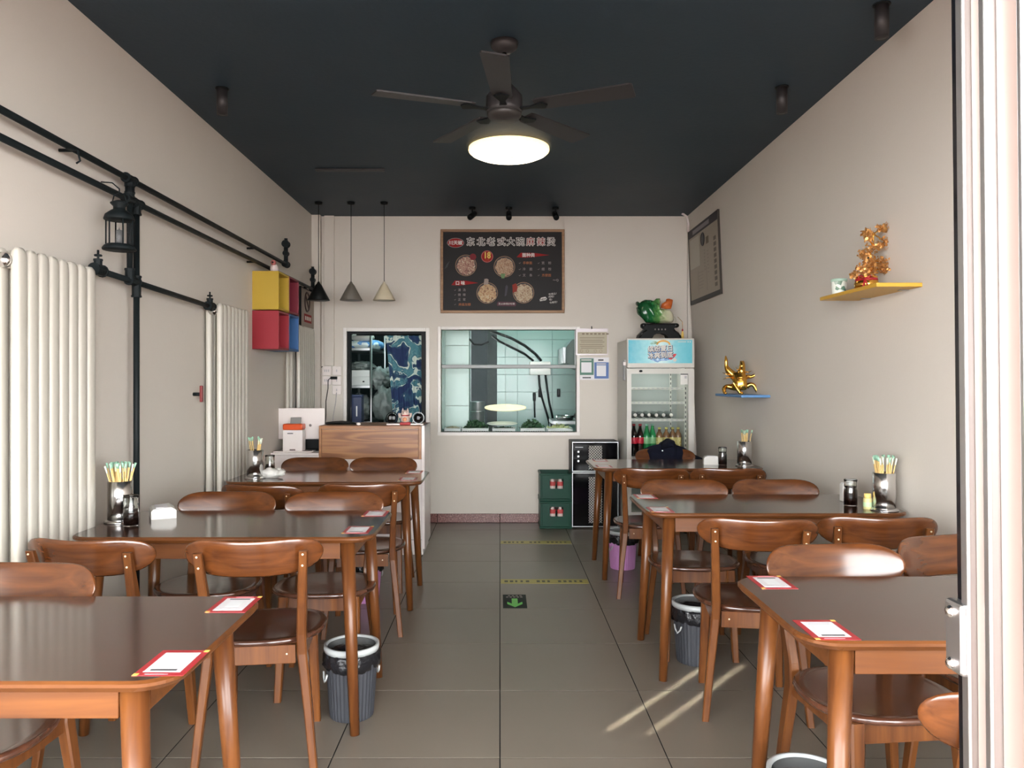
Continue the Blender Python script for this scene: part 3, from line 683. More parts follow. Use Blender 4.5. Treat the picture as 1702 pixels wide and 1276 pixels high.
radiator(6.40, 8, 'tall white column radiator in the back corner below the poster')
t_ = MB().tube([(XL + .06, 6.22, 0), (XL + .06, 6.22, 1.86)], .014, 12).build('riser_pipe', M['radw']); tag(t_, 'thin white upright pipe below the blue cube', 'pipe')

pp = thing('pipe_rail', 'black iron pipe rails with fittings running along the radiator wall', 'pipe', (0, 0, 0))
PX = -1.705; r_ = .0135
def fit(p, axis, L_=.05, rr=.021):
    a = Vector(p); d = {'x': Vector((1, 0, 0)), 'y': Vector((0, 1, 0)), 'z': Vector((0, 0, 1))}[axis]
    h = L_ / 2
    MB().tube([a - d * h, a - d * (h - .008), a - d * (h - .0081), a + d * (h - .0081), a + d * (h - .008), a + d * h], [rr * 1.12, rr * 1.12, rr, rr, rr * 1.12, rr * 1.12], 14, sm=False).build('fitting', M['bpipe'], pp)
MB().tube([(PX, .6, 2.275), (PX, 6.14, 2.275)], r_, 14).build('upper_pipe', M['bpipe'], pp)
MB().tube([(PX, .6, 2.180), (PX, 7.02, 2.180)], r_, 14).build('lower_pipe', M['bpipe'], pp)
MB().tube([(PX, 3.55, 2.275), (PX, 3.55, 1.80)], r_, 14).build('drop_pipe', M['bpipe'], pp)
MB().tube([(PX, 3.615, 2.180), (PX, 3.615, .02)], r_ * 1.05, 14).build('upright_pipe', M['bpipe'], pp)
MB().tube([(PX, 3.27, 1.818), (PX, 4.53, 1.785)], r_, 14).build('cross_pipe', M['bpipe'], pp)
for p in ((PX, 3.55, 2.275), (PX, 3.615, 2.180), (PX, 3.55, 2.180), (PX, 3.58, 1.811)): fit(p, 'y', .085)
for p, q in (((PX, 3.55, 2.235), .05), ((PX, 3.55, 2.22), .06), ((PX, 3.615, 1.79), .10), ((PX, 3.615, 2.15), .05), ((PX, 3.55, 1.84), .05)): fit(p, 'z', q)
for (y, z) in ((3.27, 1.818), (4.53, 1.785)):
    fit((PX, y, z), 'y', .075, .024); fit((PX, y, z + .022), 'z', .05, .017)
    v_ = MB().tube([(PX, y, z + .03), (PX, y, z + .085)], .005, 8).build('valve', M['bpipe'], pp)
    MB().lathe([(0, -.004), (.015, -.004), (.017, 0), (.015, .004), (0, .004)], (PX, y, z + .062), 10).build('valve_wheel', M['bpipe'], v_)
for (y, z, h) in ((6.14, 2.275, .19), (7.02, 2.18, .19)):
    fit((PX, y, z), 'y', .07, .024)
    MB().tube([(PX, y, z - .02), (PX, y, z + h)], .017, 12).build('upright_valve', M['bpipe'], pp)
    fit((PX, y, z + h - .03), 'y', .055, .026); fit((PX, y, z + h * .45), 'y', .045, .02); fit((PX, y, z + h), 'z', .03, .012)
for y, z in ((1.2, 2.275), (3.1, 2.275), (5.4, 2.275), (1.2, 2.18), (5.4, 2.18), (6.9, 2.18)):
    MB().tube([(XL + .002, y, z), (PX, y, z)], .007, 8).build('wall_bracket', M['bpipe'], pp)
MB().tube([(PX, 3.615, .5), (XL + .002, 3.615, .5)], .007, 8).build('wall_bracket', M['bpipe'], pp)
t_ = thing('wall_tap', 'dark red lever valve low on wall beside second radiator', 'valve', (XL, 4.46, 1.27))
MB().tube([(0, 0, 0), (.05, 0, 0)], .010, 10).build('stem', M['bpipe'], t_); MB().rbox(.04, .055, -.012, .012, -.045, .05, .004).build('lever', mat('valve_red', (.18, .02, .02), .5), t_)
t_ = MB().tube([(PX, 3.03, 2.262), (PX + .05, 3.02, 2.25), (PX + .06, 3.02, 2.21), (PX + .045, 3.02, 2.20)], .004, 8).build('wall_hook', M['bpipe']); tag(t_, 'small black hook below the upper pipe near the lantern', 'hook')

lt = thing('hanging_lantern', 'black candle lantern hanging under the black pipes', 'lantern', (-1.625, 3.29, 1.905))
MB().lathe([(0, 0), (.066, 0), (.068, .006), (.060, .018), (.052, .024), (0, .024)], n=28).build('base', M['bpipe'], lt)
MB().lathe([(.060, .128), (.062, .132), (.056, .150), (.034, .168), (.024, .174), (.024, .186), (.036, .198), (.036, .202), (.014, .212), (0, .213)], n=28).build('cap', M['bpipe'], lt)
MB().lathe([(.046, .024), (.048, .03), (.048, .126), (.046, .13)], n=28).build('glass', M['pane'], lt)
for k in range(6):
    a = k * PI / 3 + .2; MB().tube([(.053 * math.cos(a), .053 * math.sin(a), .02), (.053 * math.cos(a), .053 * math.sin(a), .132)], .0032, 6).build('bar', M['bpipe'], lt)
MB().lathe([(0, .024), (.014, .024), (.014, .085), (.003, .088), (0, .1)], n=14).build('candle', mat('candle_grey', (.10, .10, .10), .6), lt)
MB().tube([(.030, 0, .205), (.022, 0, .235), (0, 0, .245), (-.022, 0, .235), (-.030, 0, .205)], .0025, 6).build('handle', M['bpipe'], lt)
MB().tube([(0, 0, .24), (0, 0, .262), (-.03, 0, .288), (-.078, 0, .292)], .003, 6).build('hook', M['bpipe'], lt)

# ------------------------------------------------------------------ cubes, poster on the radiator wall
def cube_shelf(y0, z0, m, lab):
    t = thing('wall_cube', lab, 'cube shelf', (XL, y0, z0), 0, 'coloured wall cubes'); s, d, w = .276, .19, .015
    MB().rbox(0, d, 0, w, 0, s, .002).build('side_panel', m, t); MB().rbox(0, d, s - w, s, 0, s, .002).build('side_panel', m, t)
    MB().rbox(0, d, w, s - w, 0, w, .002).build('bottom_panel', m, t); MB().rbox(0, d, w, s - w, s - w, s, .002).build('top_panel', m, t)
    MB().box(0, .006, w, s - w, w, s - w).build('back_panel', m, t)
cube_shelf(5.52, 1.858, M['yellow'], 'yellow open wall cube above the red one')
cube_shelf(5.80, 1.858, M['crimson'], 'crimson open wall cube beside the yellow one')
cube_shelf(5.52, 1.575, M['red'], 'bright red open wall cube under the yellow one')
cube_shelf(5.80, 1.575, M['blue'], 'blue open wall cube under the crimson one')
t_ = thing('bird_figurine', 'small white and pink bird figurine on top of yellow cube', 'figurine', (-1.66, 5.67, 2.134))
MB().ell((0, 0, .036), (.028, .045, .036), 16, 10).build('body', mat('bird_white', (.72, .60, .56), .5), t_)
MB().ell((.002, -.028, .078), (.020, .022, .020), 14, 8).build('head', mat('bird_pink', (.42, .13, .12), .5), t_)
MB().lathe([(0, -.03), (.004, -.012), (.008, 0), (0, .004)], (.002, -.046, .078), 8, axis='y').build('beak', M['black'], t_)
MB().ell((0, .05, .028), (.012, .034, .008), 10, 6).build('tail', mat('bird_tail', (.5, .2, .2), .5), t_)
t_ = thing('wall_notice', 'framed notice with ring emblem in the back corner beside crimson cube', 'notice', (XL, 6.80, 1.815))
MB().rbox(.002, .020, 0, .50, 0, .37, .003).build('frame', M['black'], t_)
MB().box(.020, .022, .015, .46, .015, .355).build('print', mat('notice_print', (.30, .245, .205), .5, var=.06), t_)
q = MB(); 
q.tube([(.023, .20 + .085 * math.cos(a), .245 + .085 * math.sin(a)) for a in [2 * PI * k / 24 for k in range(24)]], .009, 6, closed=True)
q.tube([(.023, .14, .305), (.023, .26, .185)], .008, 6); q.build('ring_emblem', mat('notice_ring', (.06, .035, .03), .5), t_)
MB().box(.022, .024, .10, .36, .06, .135).build('red_block', M['lr'], t_)
q = MB()
for i in range(4): q.box(.024, .0245, .125 + .058 * i, .165 + .058 * i, .08, .115)
q.build('lettering', M['lw'], t_)

# ------------------------------------------------------------------ pendants, ceiling lamp, fan, spots
def pendant(x, m, inner, lab):
    t = thing('pendant_lamp', lab, 'lamp', (x, 6.75, 2.05), 0, 'cone pendant lamps')
    MB().lathe([(.097, 0), (.098, .002), (.036, .118), (.029, .132), (.016, .146), (.007, .165), (0, .165)], n=36).build('shade', m, t)
    MB().lathe([(.0945, .001), (.026, .125), (.0, .13)], n=36).build('shade_lining', inner, t)
    MB().tube([(0, 0, .16), (0, 0, ZC - 2.05)], .0028, 6).build('cord', M['black'], t)
    MB().lathe([(0, ZC - 2.05 - .025), (.03, ZC - 2.05 - .02), (.035, ZC - 2.05), (0, ZC - 2.05)], n=16).build('ceiling_rose', M['black'], t)
    MB().ell((0, 0, .05), (.028, .028, .035), 14, 8).build('bulb', mat('bulb_off', (.75, .73, .68), .3), t)
pendant(-1.589, mat('shade_black', (.006, .007, .007), .4), M['white'], 'black cone pendant lamp, by the corner pipes')
pendant(-1.304, mat('shade_grey', (.125, .112, .092), .5), M['white'], 'grey cone pendant lamp, between the black and cream ones')
pendant(-1.014, mat('shade_cream', (.52, .45, .32), .45), M['white'], 'cream cone pendant lamp, beside the menu board')
t_ = thing('ceiling_lamp', 'round glowing disc lamp on the dark ceiling', 'lamp', (.06, 5.18, 2.84))
MB().lathe([(0, -.002), (.08, .000), (.16, .008), (.22, .020), (.255, .036), (.264, .048), (.264, .052)], n=64).build('diffuser', M['lampshade'], t_)
MB().lathe([(.264, .046), (.270, .048), (.272, .054), (.270, .070), (0, .070)], n=64).build('rim', M['lamprim'], t_)
MB().box(.005, .03, -.045, -.035, -.004, -.002).build('logo_mark', M['cdark'], t_)

fan = thing('ceiling_fan', 'dark five-blade ceiling fan', 'fan', (.02, 3.56, 0))
MB().lathe([(0, 2.86), (.03, 2.862), (.06, 2.885), (.065, 2.91), (0, 2.91)], n=24).build('canopy', M['fan'], fan)
MB().tube([(0, 0, 2.68), (0, 0, 2.88)], .011, 12).build('rod', M['black'], fan)
MB().lathe([(0, 2.72), (.035, 2.715), (.060, 2.69), (.083, 2.66), (.085, 2.60), (.080, 2.585), (0, 2.585)], n=32).build('motor', M['fan'], fan)
MB().lathe([(.078, 2.588), (.080, 2.575), (.070, 2.560), (0, 2.552)], n=32).build('cap', mat('fan_cap', (.03, .027, .025), .4), fan)
for k, a in enumerate((48, 123, 199, 266, 338)):
    bl = MB(); 
    ol = [(.15, -.040), (.17, -.046), (.595, -.058), (.606, -.050), (.600, .052), (.588, .058), (.17, .046), (.15, .040)]
    bl.prism(ol, 2.602, 2.609, 'z'); bl.xf(Matrix.Rotation(R(a), 4, 'Z') @ Matrix.Translation((0, 0, 2.605)) @ Matrix.Rotation(R(-9), 4, 'X') @ Matrix.Translation((0, 0, -2.605)))
    b_ = bl.build('blade', M['fan'], fan)
    br = MB().prism([(.07, -.018), (.13, -.012), (.19, -.035), (.21, 0), (.19, .035), (.13, .012), (.07, .018)], 2.592, 2.599, 'z'); br.xf(Matrix.Rotation(R(a), 4, 'Z')); br.build('blade_bracket', M['black'], b_)
for x, y, a, lab in ((-.25, 6.95, 30, 'black ceiling spotlight above the menu board, window end'), (.08, 6.95, 0, 'black ceiling spotlight above the middle of the menu board'), (.50, 6.95, -10, 'black ceiling spotlight above the menu board, fridge end')):
    t = thing('ceiling_spotlight', lab, 'spotlight', (x, y, ZC), 0, 'ceiling spotlights over the menu board')
    MB().lathe([(0, -.02), (.03, -.02), (.032, 0), (0, 0)], n=18).build('mount', M['black'], t); MB().tube([(0, 0, -.02), (0, 0, -.05)], .006, 8).build('stem', M['black'], t)
    hd = MB().lathe([(0, -.05), (.024, -.05), (.026, -.045), (.026, .04), (.02, .05), (0, .05)], n=18); hd.xf(Matrix.Translation((0, .015, -.07)) @ Matrix.Rotation(R(-50), 4, 'X') @ Matrix.Rotation(R(a), 4, 'Y')); hd.build('head', M['black'], t)
for x, y, lab in ((-1.485, 4.12, 'black tube downlight on ceiling near the radiator wall'), (1.50, 4.10, 'black tube downlight on ceiling above the shelf wall, far one'), (1.585, 3.20, 'black tube downlight on ceiling nearer the door, before the yellow shelf')):
    t = thing('tube_downlight', lab, 'downlight', (x, y, ZC), 0, 'tube downlights')
    MB().lathe([(0, -.14), (.018, -.14), (.022, -.135), (.028, -.14), (.028, 0), (0, 0)], n=20).build('body', M['fan'], t); MB().lathe([(0, -.006), (.034, -.006), (.036, 0), (0, 0)], n=20).build('flange', M['black'], t)
t_ = MB().rbox(-1.36, -.85, 5.67, 5.70, ZC - .018, ZC, .003).build('light_track', M['fan']); tag(t_, 'thin dark track bar on ceiling before the pendants', 'track')

# ------------------------------------------------------------------ menu board
k_ = 7.30 / 1281
mbd = thing('menu_board', 'black framed menu board with bowls of noodles and white title', 'menu board', (0, YB - .001, 0))
def bx(c): return (700 + c / 5.673 - 831) * k_
def bz(c): return 1.35 + (632 - (360 + c / 5.673)) * k_
x0, x1, zt, zb = bx(182), bx(1352), bz(118), bz(908)
MB().box(x0 + .01, x1 - .01, -.020, 0, zb + .01, zt - .01).build('panel', M['board'], mbd)
fw = wood('menu_frame', (.20, .10, .045), (.33, .18, .08), .5, 'x')
for a, b, c, d in ((x0, x1, zt - .026, zt), (x0, x1, zb, zb + .026), (x0, x0 + .026, zb + .026, zt - .026), (x1 - .026, x1, zb + .026, zt - .026)):
    MB().rbox(a, b, -.034, 0, c, d, .004).build('frame_strip', fw, mbd)
def PT(cx, cy, lay): return facing((bx(cx), -.0204 - .0006 * lay, bz(cy)), '-y')
def plate(poly, cx, cy, lay, name, m):
    q = MB(); mx = PT(cx, cy, lay); q.add([mx @ Vector((a * k_ / 5.673, b * k_ / 5.673, 0)) for a, b in poly], [tuple(range(len(poly)))]); return q.build(name, m, mbd)
px_ = k_ / 5.673
plate(disc2(46, 32, 1.76), 324, 245, 0, 'badge_edge', M['lg']); plate(disc2(42, 32, 1.80), 324, 245, 1, 'badge', M['lr'])
plate(disc2(57), 622, 374, 0, 'price_edge', mat('price_rose', (0.341, 0.088, 0.077), .6)); plate(disc2(49), 622, 374, 1, 'price_disc', M['lr'])
br_ = [(-140, 18), (-100, -24), (20, -22), (170, -2), (10, 18), (-60, 24)]
plate([(a, -b) for a, b in br_], 1040, 362, 0, 'brush_stroke', M['lr']); plate([(a * .82, -b) for a, b in br_], 400, 625, 0, 'brush_stroke', M['lr'])
plate([(-88, -20), (84, -24), (92, 0), (80, 16), (-80, 20), (-92, 2)], 806, 820, 0, 'slogan_plate', mat('slogan_wine', (.06, .008, .02), .6))
plate([(-32, -18), (24, -8), (34, 8), (20, 24), (-20, 16), (-34, 0)], 1153, 778, 0, 'note_plate', M['lw'])
foods = [((.28, (0.062, 0.019, 0.012)), (.45, (0.236, 0.081, 0.056)), (.6, (0.409, 0.279, 0.174)), (.75, (0.465, 0.384, 0.279))), ((.28, (0.050, 0.025, 0.012)), (.45, (0.279, 0.136, 0.062)), (.6, (0.384, 0.260, 0.155)), (.75, (0.136, 0.062, 0.031))),
         ((.28, (0.037, 0.012, 0.006)), (.42, (0.298, 0.136, 0.050)), (.56, (0.434, 0.285, 0.124)), (.7, (0.446, 0.347, 0.223))), ((.28, (0.087, 0.037, 0.019)), (.42, (0.260, 0.149, 0.074)), (.58, (0.422, 0.322, 0.198)), (.75, (0.471, 0.409, 0.298)))]
rimm = mat('bowl_rim', (.30, .16, .07), .5); bwl = mat('bowl_inside', (.02, .012, .01), .5)
for i, (cx, cy) in enumerate(((422, 458), (785, 470), (622, 718), (965, 716))):
    plate(disc2(100, 40), cx, cy, 0, 'bowl_rim', rimm); plate(disc2(96, 40), cx, cy, 1, 'bowl', bwl)
    fm = ramp_noise('noodle_print', list(foods[i]), 42, .5, detail=3, dist=1.8)
    plate([(a * (1 + .06 * math.sin(5 * j)), b * (1 + .05 * math.cos(4 * j))) for j, (a, b) in enumerate(disc2(86, 36))], cx + 2, cy + 4, 2, 'noodles', fm)
plate(disc2(31, 18), 488, 378, 3, 'tomato', mat('tomato_print', (0.165, 0.017, 0.022), .5)); plate([(-22, -26), (20, -26), (24, 20), (8, 30), (-16, 26)], 612, 612, 3, 'garlic', mat('garlic_print', (0.275, 0.220, 0.187), .6))
plate([(-14, -28), (12, -28), (22, 16), (-24, 14)], 772, 552, 3, 'greens', mat('greens_print', (0.121, 0.198, 0.088), .6)); plate([(-20, -44), (18, -30), (26, 10), (10, 46), (-24, 30)], 884, 672, 3, 'chilli', mat('chilli_print', (0.231, 0.028, 0.017), .5))
plate([(-10, -52), (8, -40), (22, 40), (10, 60), (-2, 44)], 797, 700, 0, 'spoon_print', mat('spoon_print', (0.055, 0.050, 0.061), .6)); plate([(-26, -40), (2, -18), (24, 38), (-6, 8)], 244, 455, 0, 'leaf_print', mat('leaf_print', (0.044, 0.050, 0.050), .6))
lw, lk_, lr, lo, lg, ly = MB(), MB(), MB(), MB(), MB(), MB()
tt = '东北老式大碗麻辣烫'
for i, (chx, cx) in enumerate(zip(tt, (466, 564, 658, 757, 845, 935, 1032, 1130, 1226))):
    lw.halo(chx, 84 * px_, PT(cx, 240, 2), 5.2 * px_, xs=.96); (lr if i in (6, 7) else lk_).text(chx, 84 * px_, PT(cx, 240, 4), xs=.96)
lw.halo('川天椒', 44 * px_, PT(324, 247, 2), 1.2 * px_, 4); ly.halo('18', 84 * px_, PT(622, 366, 2), 2.6 * px_, 6, xs=.8); lo.text('元/份', 18 * px_, PT(622, 408, 2))
lw.halo('面种类', 40 * px_, PT(1012, 363, 2), 1.2 * px_, 4); lw.halo('口 味', 40 * px_, PT(368, 627, 2), 1.2 * px_, 4)
for r, (a, b) in enumerate((('手擀面', '宽    粉'), ('冷    面', '细    粉'), ('叉    条', '方便面'))):
    y = 437 + 58 * r
    (lo if r == 0 else lg).text(a, 30 * px_, PT(1003, y, 1)); (lo if r == 2 else lg).text(b, 30 * px_, PT(1182, y, 1)); lg.text('✓', 26 * px_, PT(930, y, 1)); lg.text('✓', 26 * px_, PT(1108, y, 1))
for r, a in enumerate(('清  汤', '微  辣', '正  常')): lg.text(a, 29 * px_, PT(383, 692 + 45 * r, 1))
for r in range(4): lg.text('✓', 24 * px_, PT(320, 692 + 45 * r, 1))
lo.text('麻酱加糖', 29 * px_, PT(410, 828, 1)); lw.text('热火麻辣好吃哦', 22 * px_, PT(806, 822, 1))
rot = Matrix.Rotation(R(9), 4, 'Z')
for r, a in enumerate(('吃啥么?', '咋吃?', '吃!', '今晚吃?')): lw.text(a, 23 * px_, PT((1240, 1228, 1222, 1248)[r], (728, 755, 782, 808)[r], 1) @ rot)
lk_.halo('NEW', 25 * px_, PT(1153, 778, 1) @ rot, .8 * px_, 4)
lg.text('~๑', 50 * px_, PT(1270, 595, 1))
for q, m in ((lw, 'lw'), (lk_, 'lk'), (lr, 'lr'), (lo, 'lo'), (lg, 'lg'), (ly, 'ly')): q.build('lettering', M[m], mbd)['kind'] = 'stuff'
t_ = MB()

# ------------------------------------------------------------------ paper on the back wall
kb_ = YB / 1281
def wx(p): return (p - 831) * kb_
def wz(p): return 1.35 + (632 - p) * kb_
ct = thing('certificate', 'cream certificate in a clear sleeve hanging beside the kitchen window', 'certificate', (0, YB, 0))
MB().box(wx(957), wx(1010), -.024, -.0215, wz(590), wz(546)).build('sleeve', mat('sleeve_plastic', (.62, .54, .56), .2), ct)
MB().box(wx(959.5), wx(1008.5), -.0255, -.024, wz(588), wz(552)).build('paper', M['ivory'], ct)
q = MB()
for i in range(7): q.box(wx(967) + .038 * i - .0, wx(967) + .038 * i + .024, -.0262, -.0255, wz(556.2), wz(553.8))
for i, yy in enumerate((561, 565, 568, 572, 575, 578)): q.box(wx(963 + (i % 3)), wx(1004 - 3 * (i % 2)), -.0262, -.0255, wz(yy + .9), wz(yy))
q.build('text_line', mat('certificate_ink', (.22, .17, .12), .6), ct)
q = MB()
for xx in (966, 976, 989, 998): q.tube([(wx(xx) + .013 * math.cos(a), -.0258, wz(583.5) + .013 * math.sin(a)) for a in [2 * PI * j / 14 for j in range(14)]], .0018, 4, closed=True)
q.build('seal', mat('certificate_seal', (.34, .25, .18), .6), ct)
MB().tube([(wx(983), -.002, wz(543)), (wx(983), -.03, wz(543)), (wx(983), -.03, wz(547))], .004, 8).build('nail', M['black'], ct)
def paysign(nm, lab, a, b, c, d, cf, bf, m, inner):
    t = thing('payment_sign', lab, 'sign', (0, YB, 0), 0, None)
    MB().box(wx(a), wx(b), -.006, -.002, wz(d), wz(c)).build('card', M['cwhite'], t)
    MB().box(wx(a + .5), wx(b - .5), -.0075, -.006, wz(bf), wz(cf)).build('colour_field', m, t)
    MB().box(wx(inner[0]), wx(inner[1]), -.009, -.0075, wz(inner[3]), wz(inner[2])).build('blank_square', M['cwhite'], t)
    MB().box(wx(inner[0]), wx(inner[1]), -.009, -.0075, wz(cf + 3.5), wz(cf + 1.8)).build('caption_bar', M['lw'], t)
    if cf > c + 2: MB().box(wx(994), wx(1003), -.0075, -.006, wz(599.5), wz(597)).build('caption_bar', M['cdark'], t)
    else: MB().box(wx(968), wx(982), -.0075, -.006, wz(628.6), wz(626.4)).build('caption_bar', M['cdark'], t)
    return t
paysign('g', 'green and white payment sign under the certificate', 961, 987, 594, 631, 595.5, 623, mat('sign_green', (.014, .12, .07), .4), (966, 983, 602, 619))
paysign('b', 'blue and white payment sign beside the green one', 987.2, 1012, 594, 631, 602, 629, mat('sign_blue', (.03, .10, .32), .4), (991.5, 1007, 607, 625))

# ------------------------------------------------------------------ right wall: notice board, shelves
tilt = math.atan(.04)
def on_right(y, z): return Matrix.Translation((XR(z) - .001, y, z)) @ Matrix.Rotation(-tilt, 4, 'Y') @ facing((0, 0, 0), '-x')
nb = thing('notice_board', 'large framed information board high on shelf-side wall by back corner', 'notice board')
nb.matrix_world = on_right(6.765, 2.40)
W_, H_ = .97, .69
MB().box(-W_ / 2, W_ / 2, -H_ / 2, H_ / 2, 0, .012).build('board', mat('board_print', (.33, .285, .23), .45, var=.04), nb)
MB().box(-W_ / 2, W_ / 2, H_ / 2 - .075, H_ / 2, .012, .014).build('header_bar', mat('board_navy', (.010, .008, .015), .4), nb)
MB().box(-W_ / 2, W_ / 2, -H_ / 2, -H_ / 2 + .04, .012, .014).build('footer_bar', mat('board_slate', (.014, .016, .018), .4), nb)
for a in (-W_ / 2 - .008, W_ / 2): MB().box(a, a + .008, -H_ / 2, H_ / 2, 0, .018).build('edge_strip', mat('edge_brown', (.03, .022, .016), .5), nb)
MB().box(-.33, .22, H_ / 2 - .058, H_ / 2 - .022, .014, .0145).build('header_print', mat('board_grey', (.20, .18, .20), .5), nb)
MB().box(-.45, -.12, -.02, .25, .012, .0128).build('grey_panel', mat('board_panel', (.40, .37, .31), .45), nb)
q = MB(); q.tube([(.0 + .055 * math.cos(a), .19 + .055 * math.sin(a), .0135) for a in [2 * PI * j / 20 for j in range(20)]], .006, 5, closed=True); q.prism([(.035 * math.cos(2 * PI * j / 12), .19 + .05 * math.sin(2 * PI * j / 12)) for j in range(12)], .0125, .0135, 'z'); q.build('round_emblem', M['cdark'], nb)
MB().box(.10, .18, .13, .19, .012, .0132).build('dark_icon', mat('board_icon', (.09, .06, .03), .5), nb)
q = MB()
for i in range(9): q.box(.33, .40, .12 - .048 * i, .12 - .048 * i + .032, .012, .013)
q.build('lettering', mat('board_ink', (.10, .08, .06), .5), nb)
q = MB()
for i in range(7):
    q.box(.02, .05, .08 - .028 * i, .095 - .028 * i, .012, .013); q.box(.12, .16, .06 - .03 * i, .07 - .03 * i, .012, .013)
for x in (-.2, .08): q.box(x, x + .012, -.27, -.06, .012, .013)
for i in range(6): q.box(-.17, -.02 - .02 * (i % 3), -.09 - .028 * i, -.082 - .028 * i, .012, .013)
q.build('text_line', mat('board_ink_pale', (.25, .21, .17), .5), nb)
def shelf(y0, y1, z, xe, m, lab):
    t = thing('wall_shelf', lab, 'shelf', (0, 0, z)); MB().rbox(xe, XR(z) + .004, y0, y1, 0, .018, .003).build('board', m, t)
    for f in (.2, .8): MB().box(XR(z) - .04, XR(z) + .002, y0 + (y1 - y0) * f - .012, y0 + (y1 - y0) * f + .012, -.003, 0).build('bracket', M['bsteel'], t)
shelf(3.332, 3.925, 1.755, 1.628, M['syellow'], 'yellow wall shelf holding the golden tree')
shelf(5.264, 5.900, 1.232, 1.648, M['sblue'], 'blue wall shelf holding the golden dragon')
t_ = thing('paper_cup', 'white and green patterned cup on yellow wall shelf', 'cup', (1.685, 3.83, 1.773))
MB().lathe([(0, 0), (.030, 0), (.031, .002), (.037, .074), (.0375, .077), (.035, .077), (.029, .004), (0, .004)], n=28).build('body', ramp_noise('cup_print', [(.0, (.72, .75, .68)), (.56, (.72, .75, .68)), (.6, (.12, .22, .16)), (1, (.2, .3, .2))], 45, .4, voronoi=True), t_)
MB().lathe([(.0365, .066), (.0385, .068), (.0385, .0785), (.0365, .080)], n=28).build('rim_band', mat('cup_green', (.35, .50, .40), .4), t_)

# golden money tree
mt = thing('money_tree', 'golden coin tree in a ribboned pot on yellow shelf', 'ornament', (1.712, 3.60, 1.773))
MB().lathe([(0, 0), (.040, 0), (.052, .012), (.054, .028), (.047, .046), (.044, .05), (.049, .056), (.049, .060), (.040, .060), (0, .055)], n=32, wob=lambda i, a, r, z: .0012 * math.sin(a * 14 + z * 200) if 0 < i < 4 else 0).build('pot', M['gold'], mt)
rb = MB().lathe([(.0445, .040), (.0505, .041), (.0475, .052), (.0445, .053)], n=32).build('ribbon', M['ribbon'], mt)
bw = MB()
for sgn in (-1, 1): bw.tube([(-.030, -.042, .047), (-.030 + sgn * .022, -.056, .060), (-.030 + sgn * .034, -.056, .050), (-.030 + sgn * .018, -.052, .042), (-.030, -.042, .047)], .0035, 6)
bw.tube([(-.030, -.044, .046), (-.036, -.052, .02), (-.05, -.058, -.004)], .004, 6); bw.tube([(-.030, -.044, .046), (-.024, -.054, .022), (-.022, -.056, .004)], .004, 6); bw.build('bow', M['ribbon'], rb)
u = .000347
def tp(cx, cy, y=0): return ((cx - 650) * u, y, (1000 - cy) * u)
tk = [tp(670, 830), tp(700, 720), tp(715, 600), tp(700, 500), tp(740, 400), tp(742, 250), tp(800, 210), tp(870, 170)]
verts = list(tk); edges = [(i, i + 1) for i in range(7)]; rad = [.006, .0055, .005, .0045, .004, .0035, .003, .0025]
clumps = [(640, 250, 5, 62, -.02), (690, 230, 5, 50, .01), (860, 165, 6, 62, 0), (955, 190, 3, 30, .02), (945, 345, 8, 74, .02), (740, 430, 8, 78, -.01), (590, 530, 7, 70, -.02), (630, 330, 4, 40, -.03), (680, 640, 9, 84, -.02), (880, 620, 8, 72, .015), (920, 720, 6, 60, .02), (560, 740, 8, 76, -.02), (740, 745, 6, 66, .01), (480, 810, 3, 40, 0)]
att = [5, 5, 7, 7, 5, 4, 3, 4, 2, 2, 1, 1, 1, 0]
for (cx, cy, n, rr, y), a in zip(clumps, att):
    verts.append(tp(cx, cy, y)); edges.append((a, len(verts) - 1)); rad.append(.0022)
me = skin(verts, edges, rad, 1); me.materials.append(M['gold']); me.name = 'trunk'; link('trunk', me, mt)
rng = random.Random(5)
for (cx, cy, n, rr, y) in clumps:
    c = Vector(tp(cx, cy, y)); q = MB()
    for i in range(n * 13):
        d = Vector((rng.gauss(0, .5), rng.gauss(0, .45), rng.gauss(0, .36))); d = d * min(1, 1.0 / max(d.length, .01)) if d.length > 1 else d
        p = c + d * rr * u * 1.35; nn = Vector((rng.uniform(-1, 1), rng.uniform(-1, .2), rng.uniform(-.4, 1))).normalized(); a_ = nn.orthogonal().normalized(); b_ = nn.cross(a_); s0 = rng.uniform(.005, .009)
        th = nn * .0004
        ring = [p + (a_ * math.cos(t * PI / 3) + b_ * .75 * math.sin(t * PI / 3)) * s0 for t in range(6)]
        q.add([v + th for v in ring] + [v - th for v in ring], [tuple(range(6)), tuple(range(6, 12))[::-1]] + [(6 + t, 6 + (t + 1) % 6, (t + 1) % 6, t) for t in range(6)])
    o = q.build('foliage', M['goldleaf'], mt); o['kind'] = 'stuff'
for cx, cy in ((682, 345), (635, 578)):
    MB().ell(tp(cx, cy, -.03), (.006, .006, .006), 10, 6).build('bead', M['black'], mt)

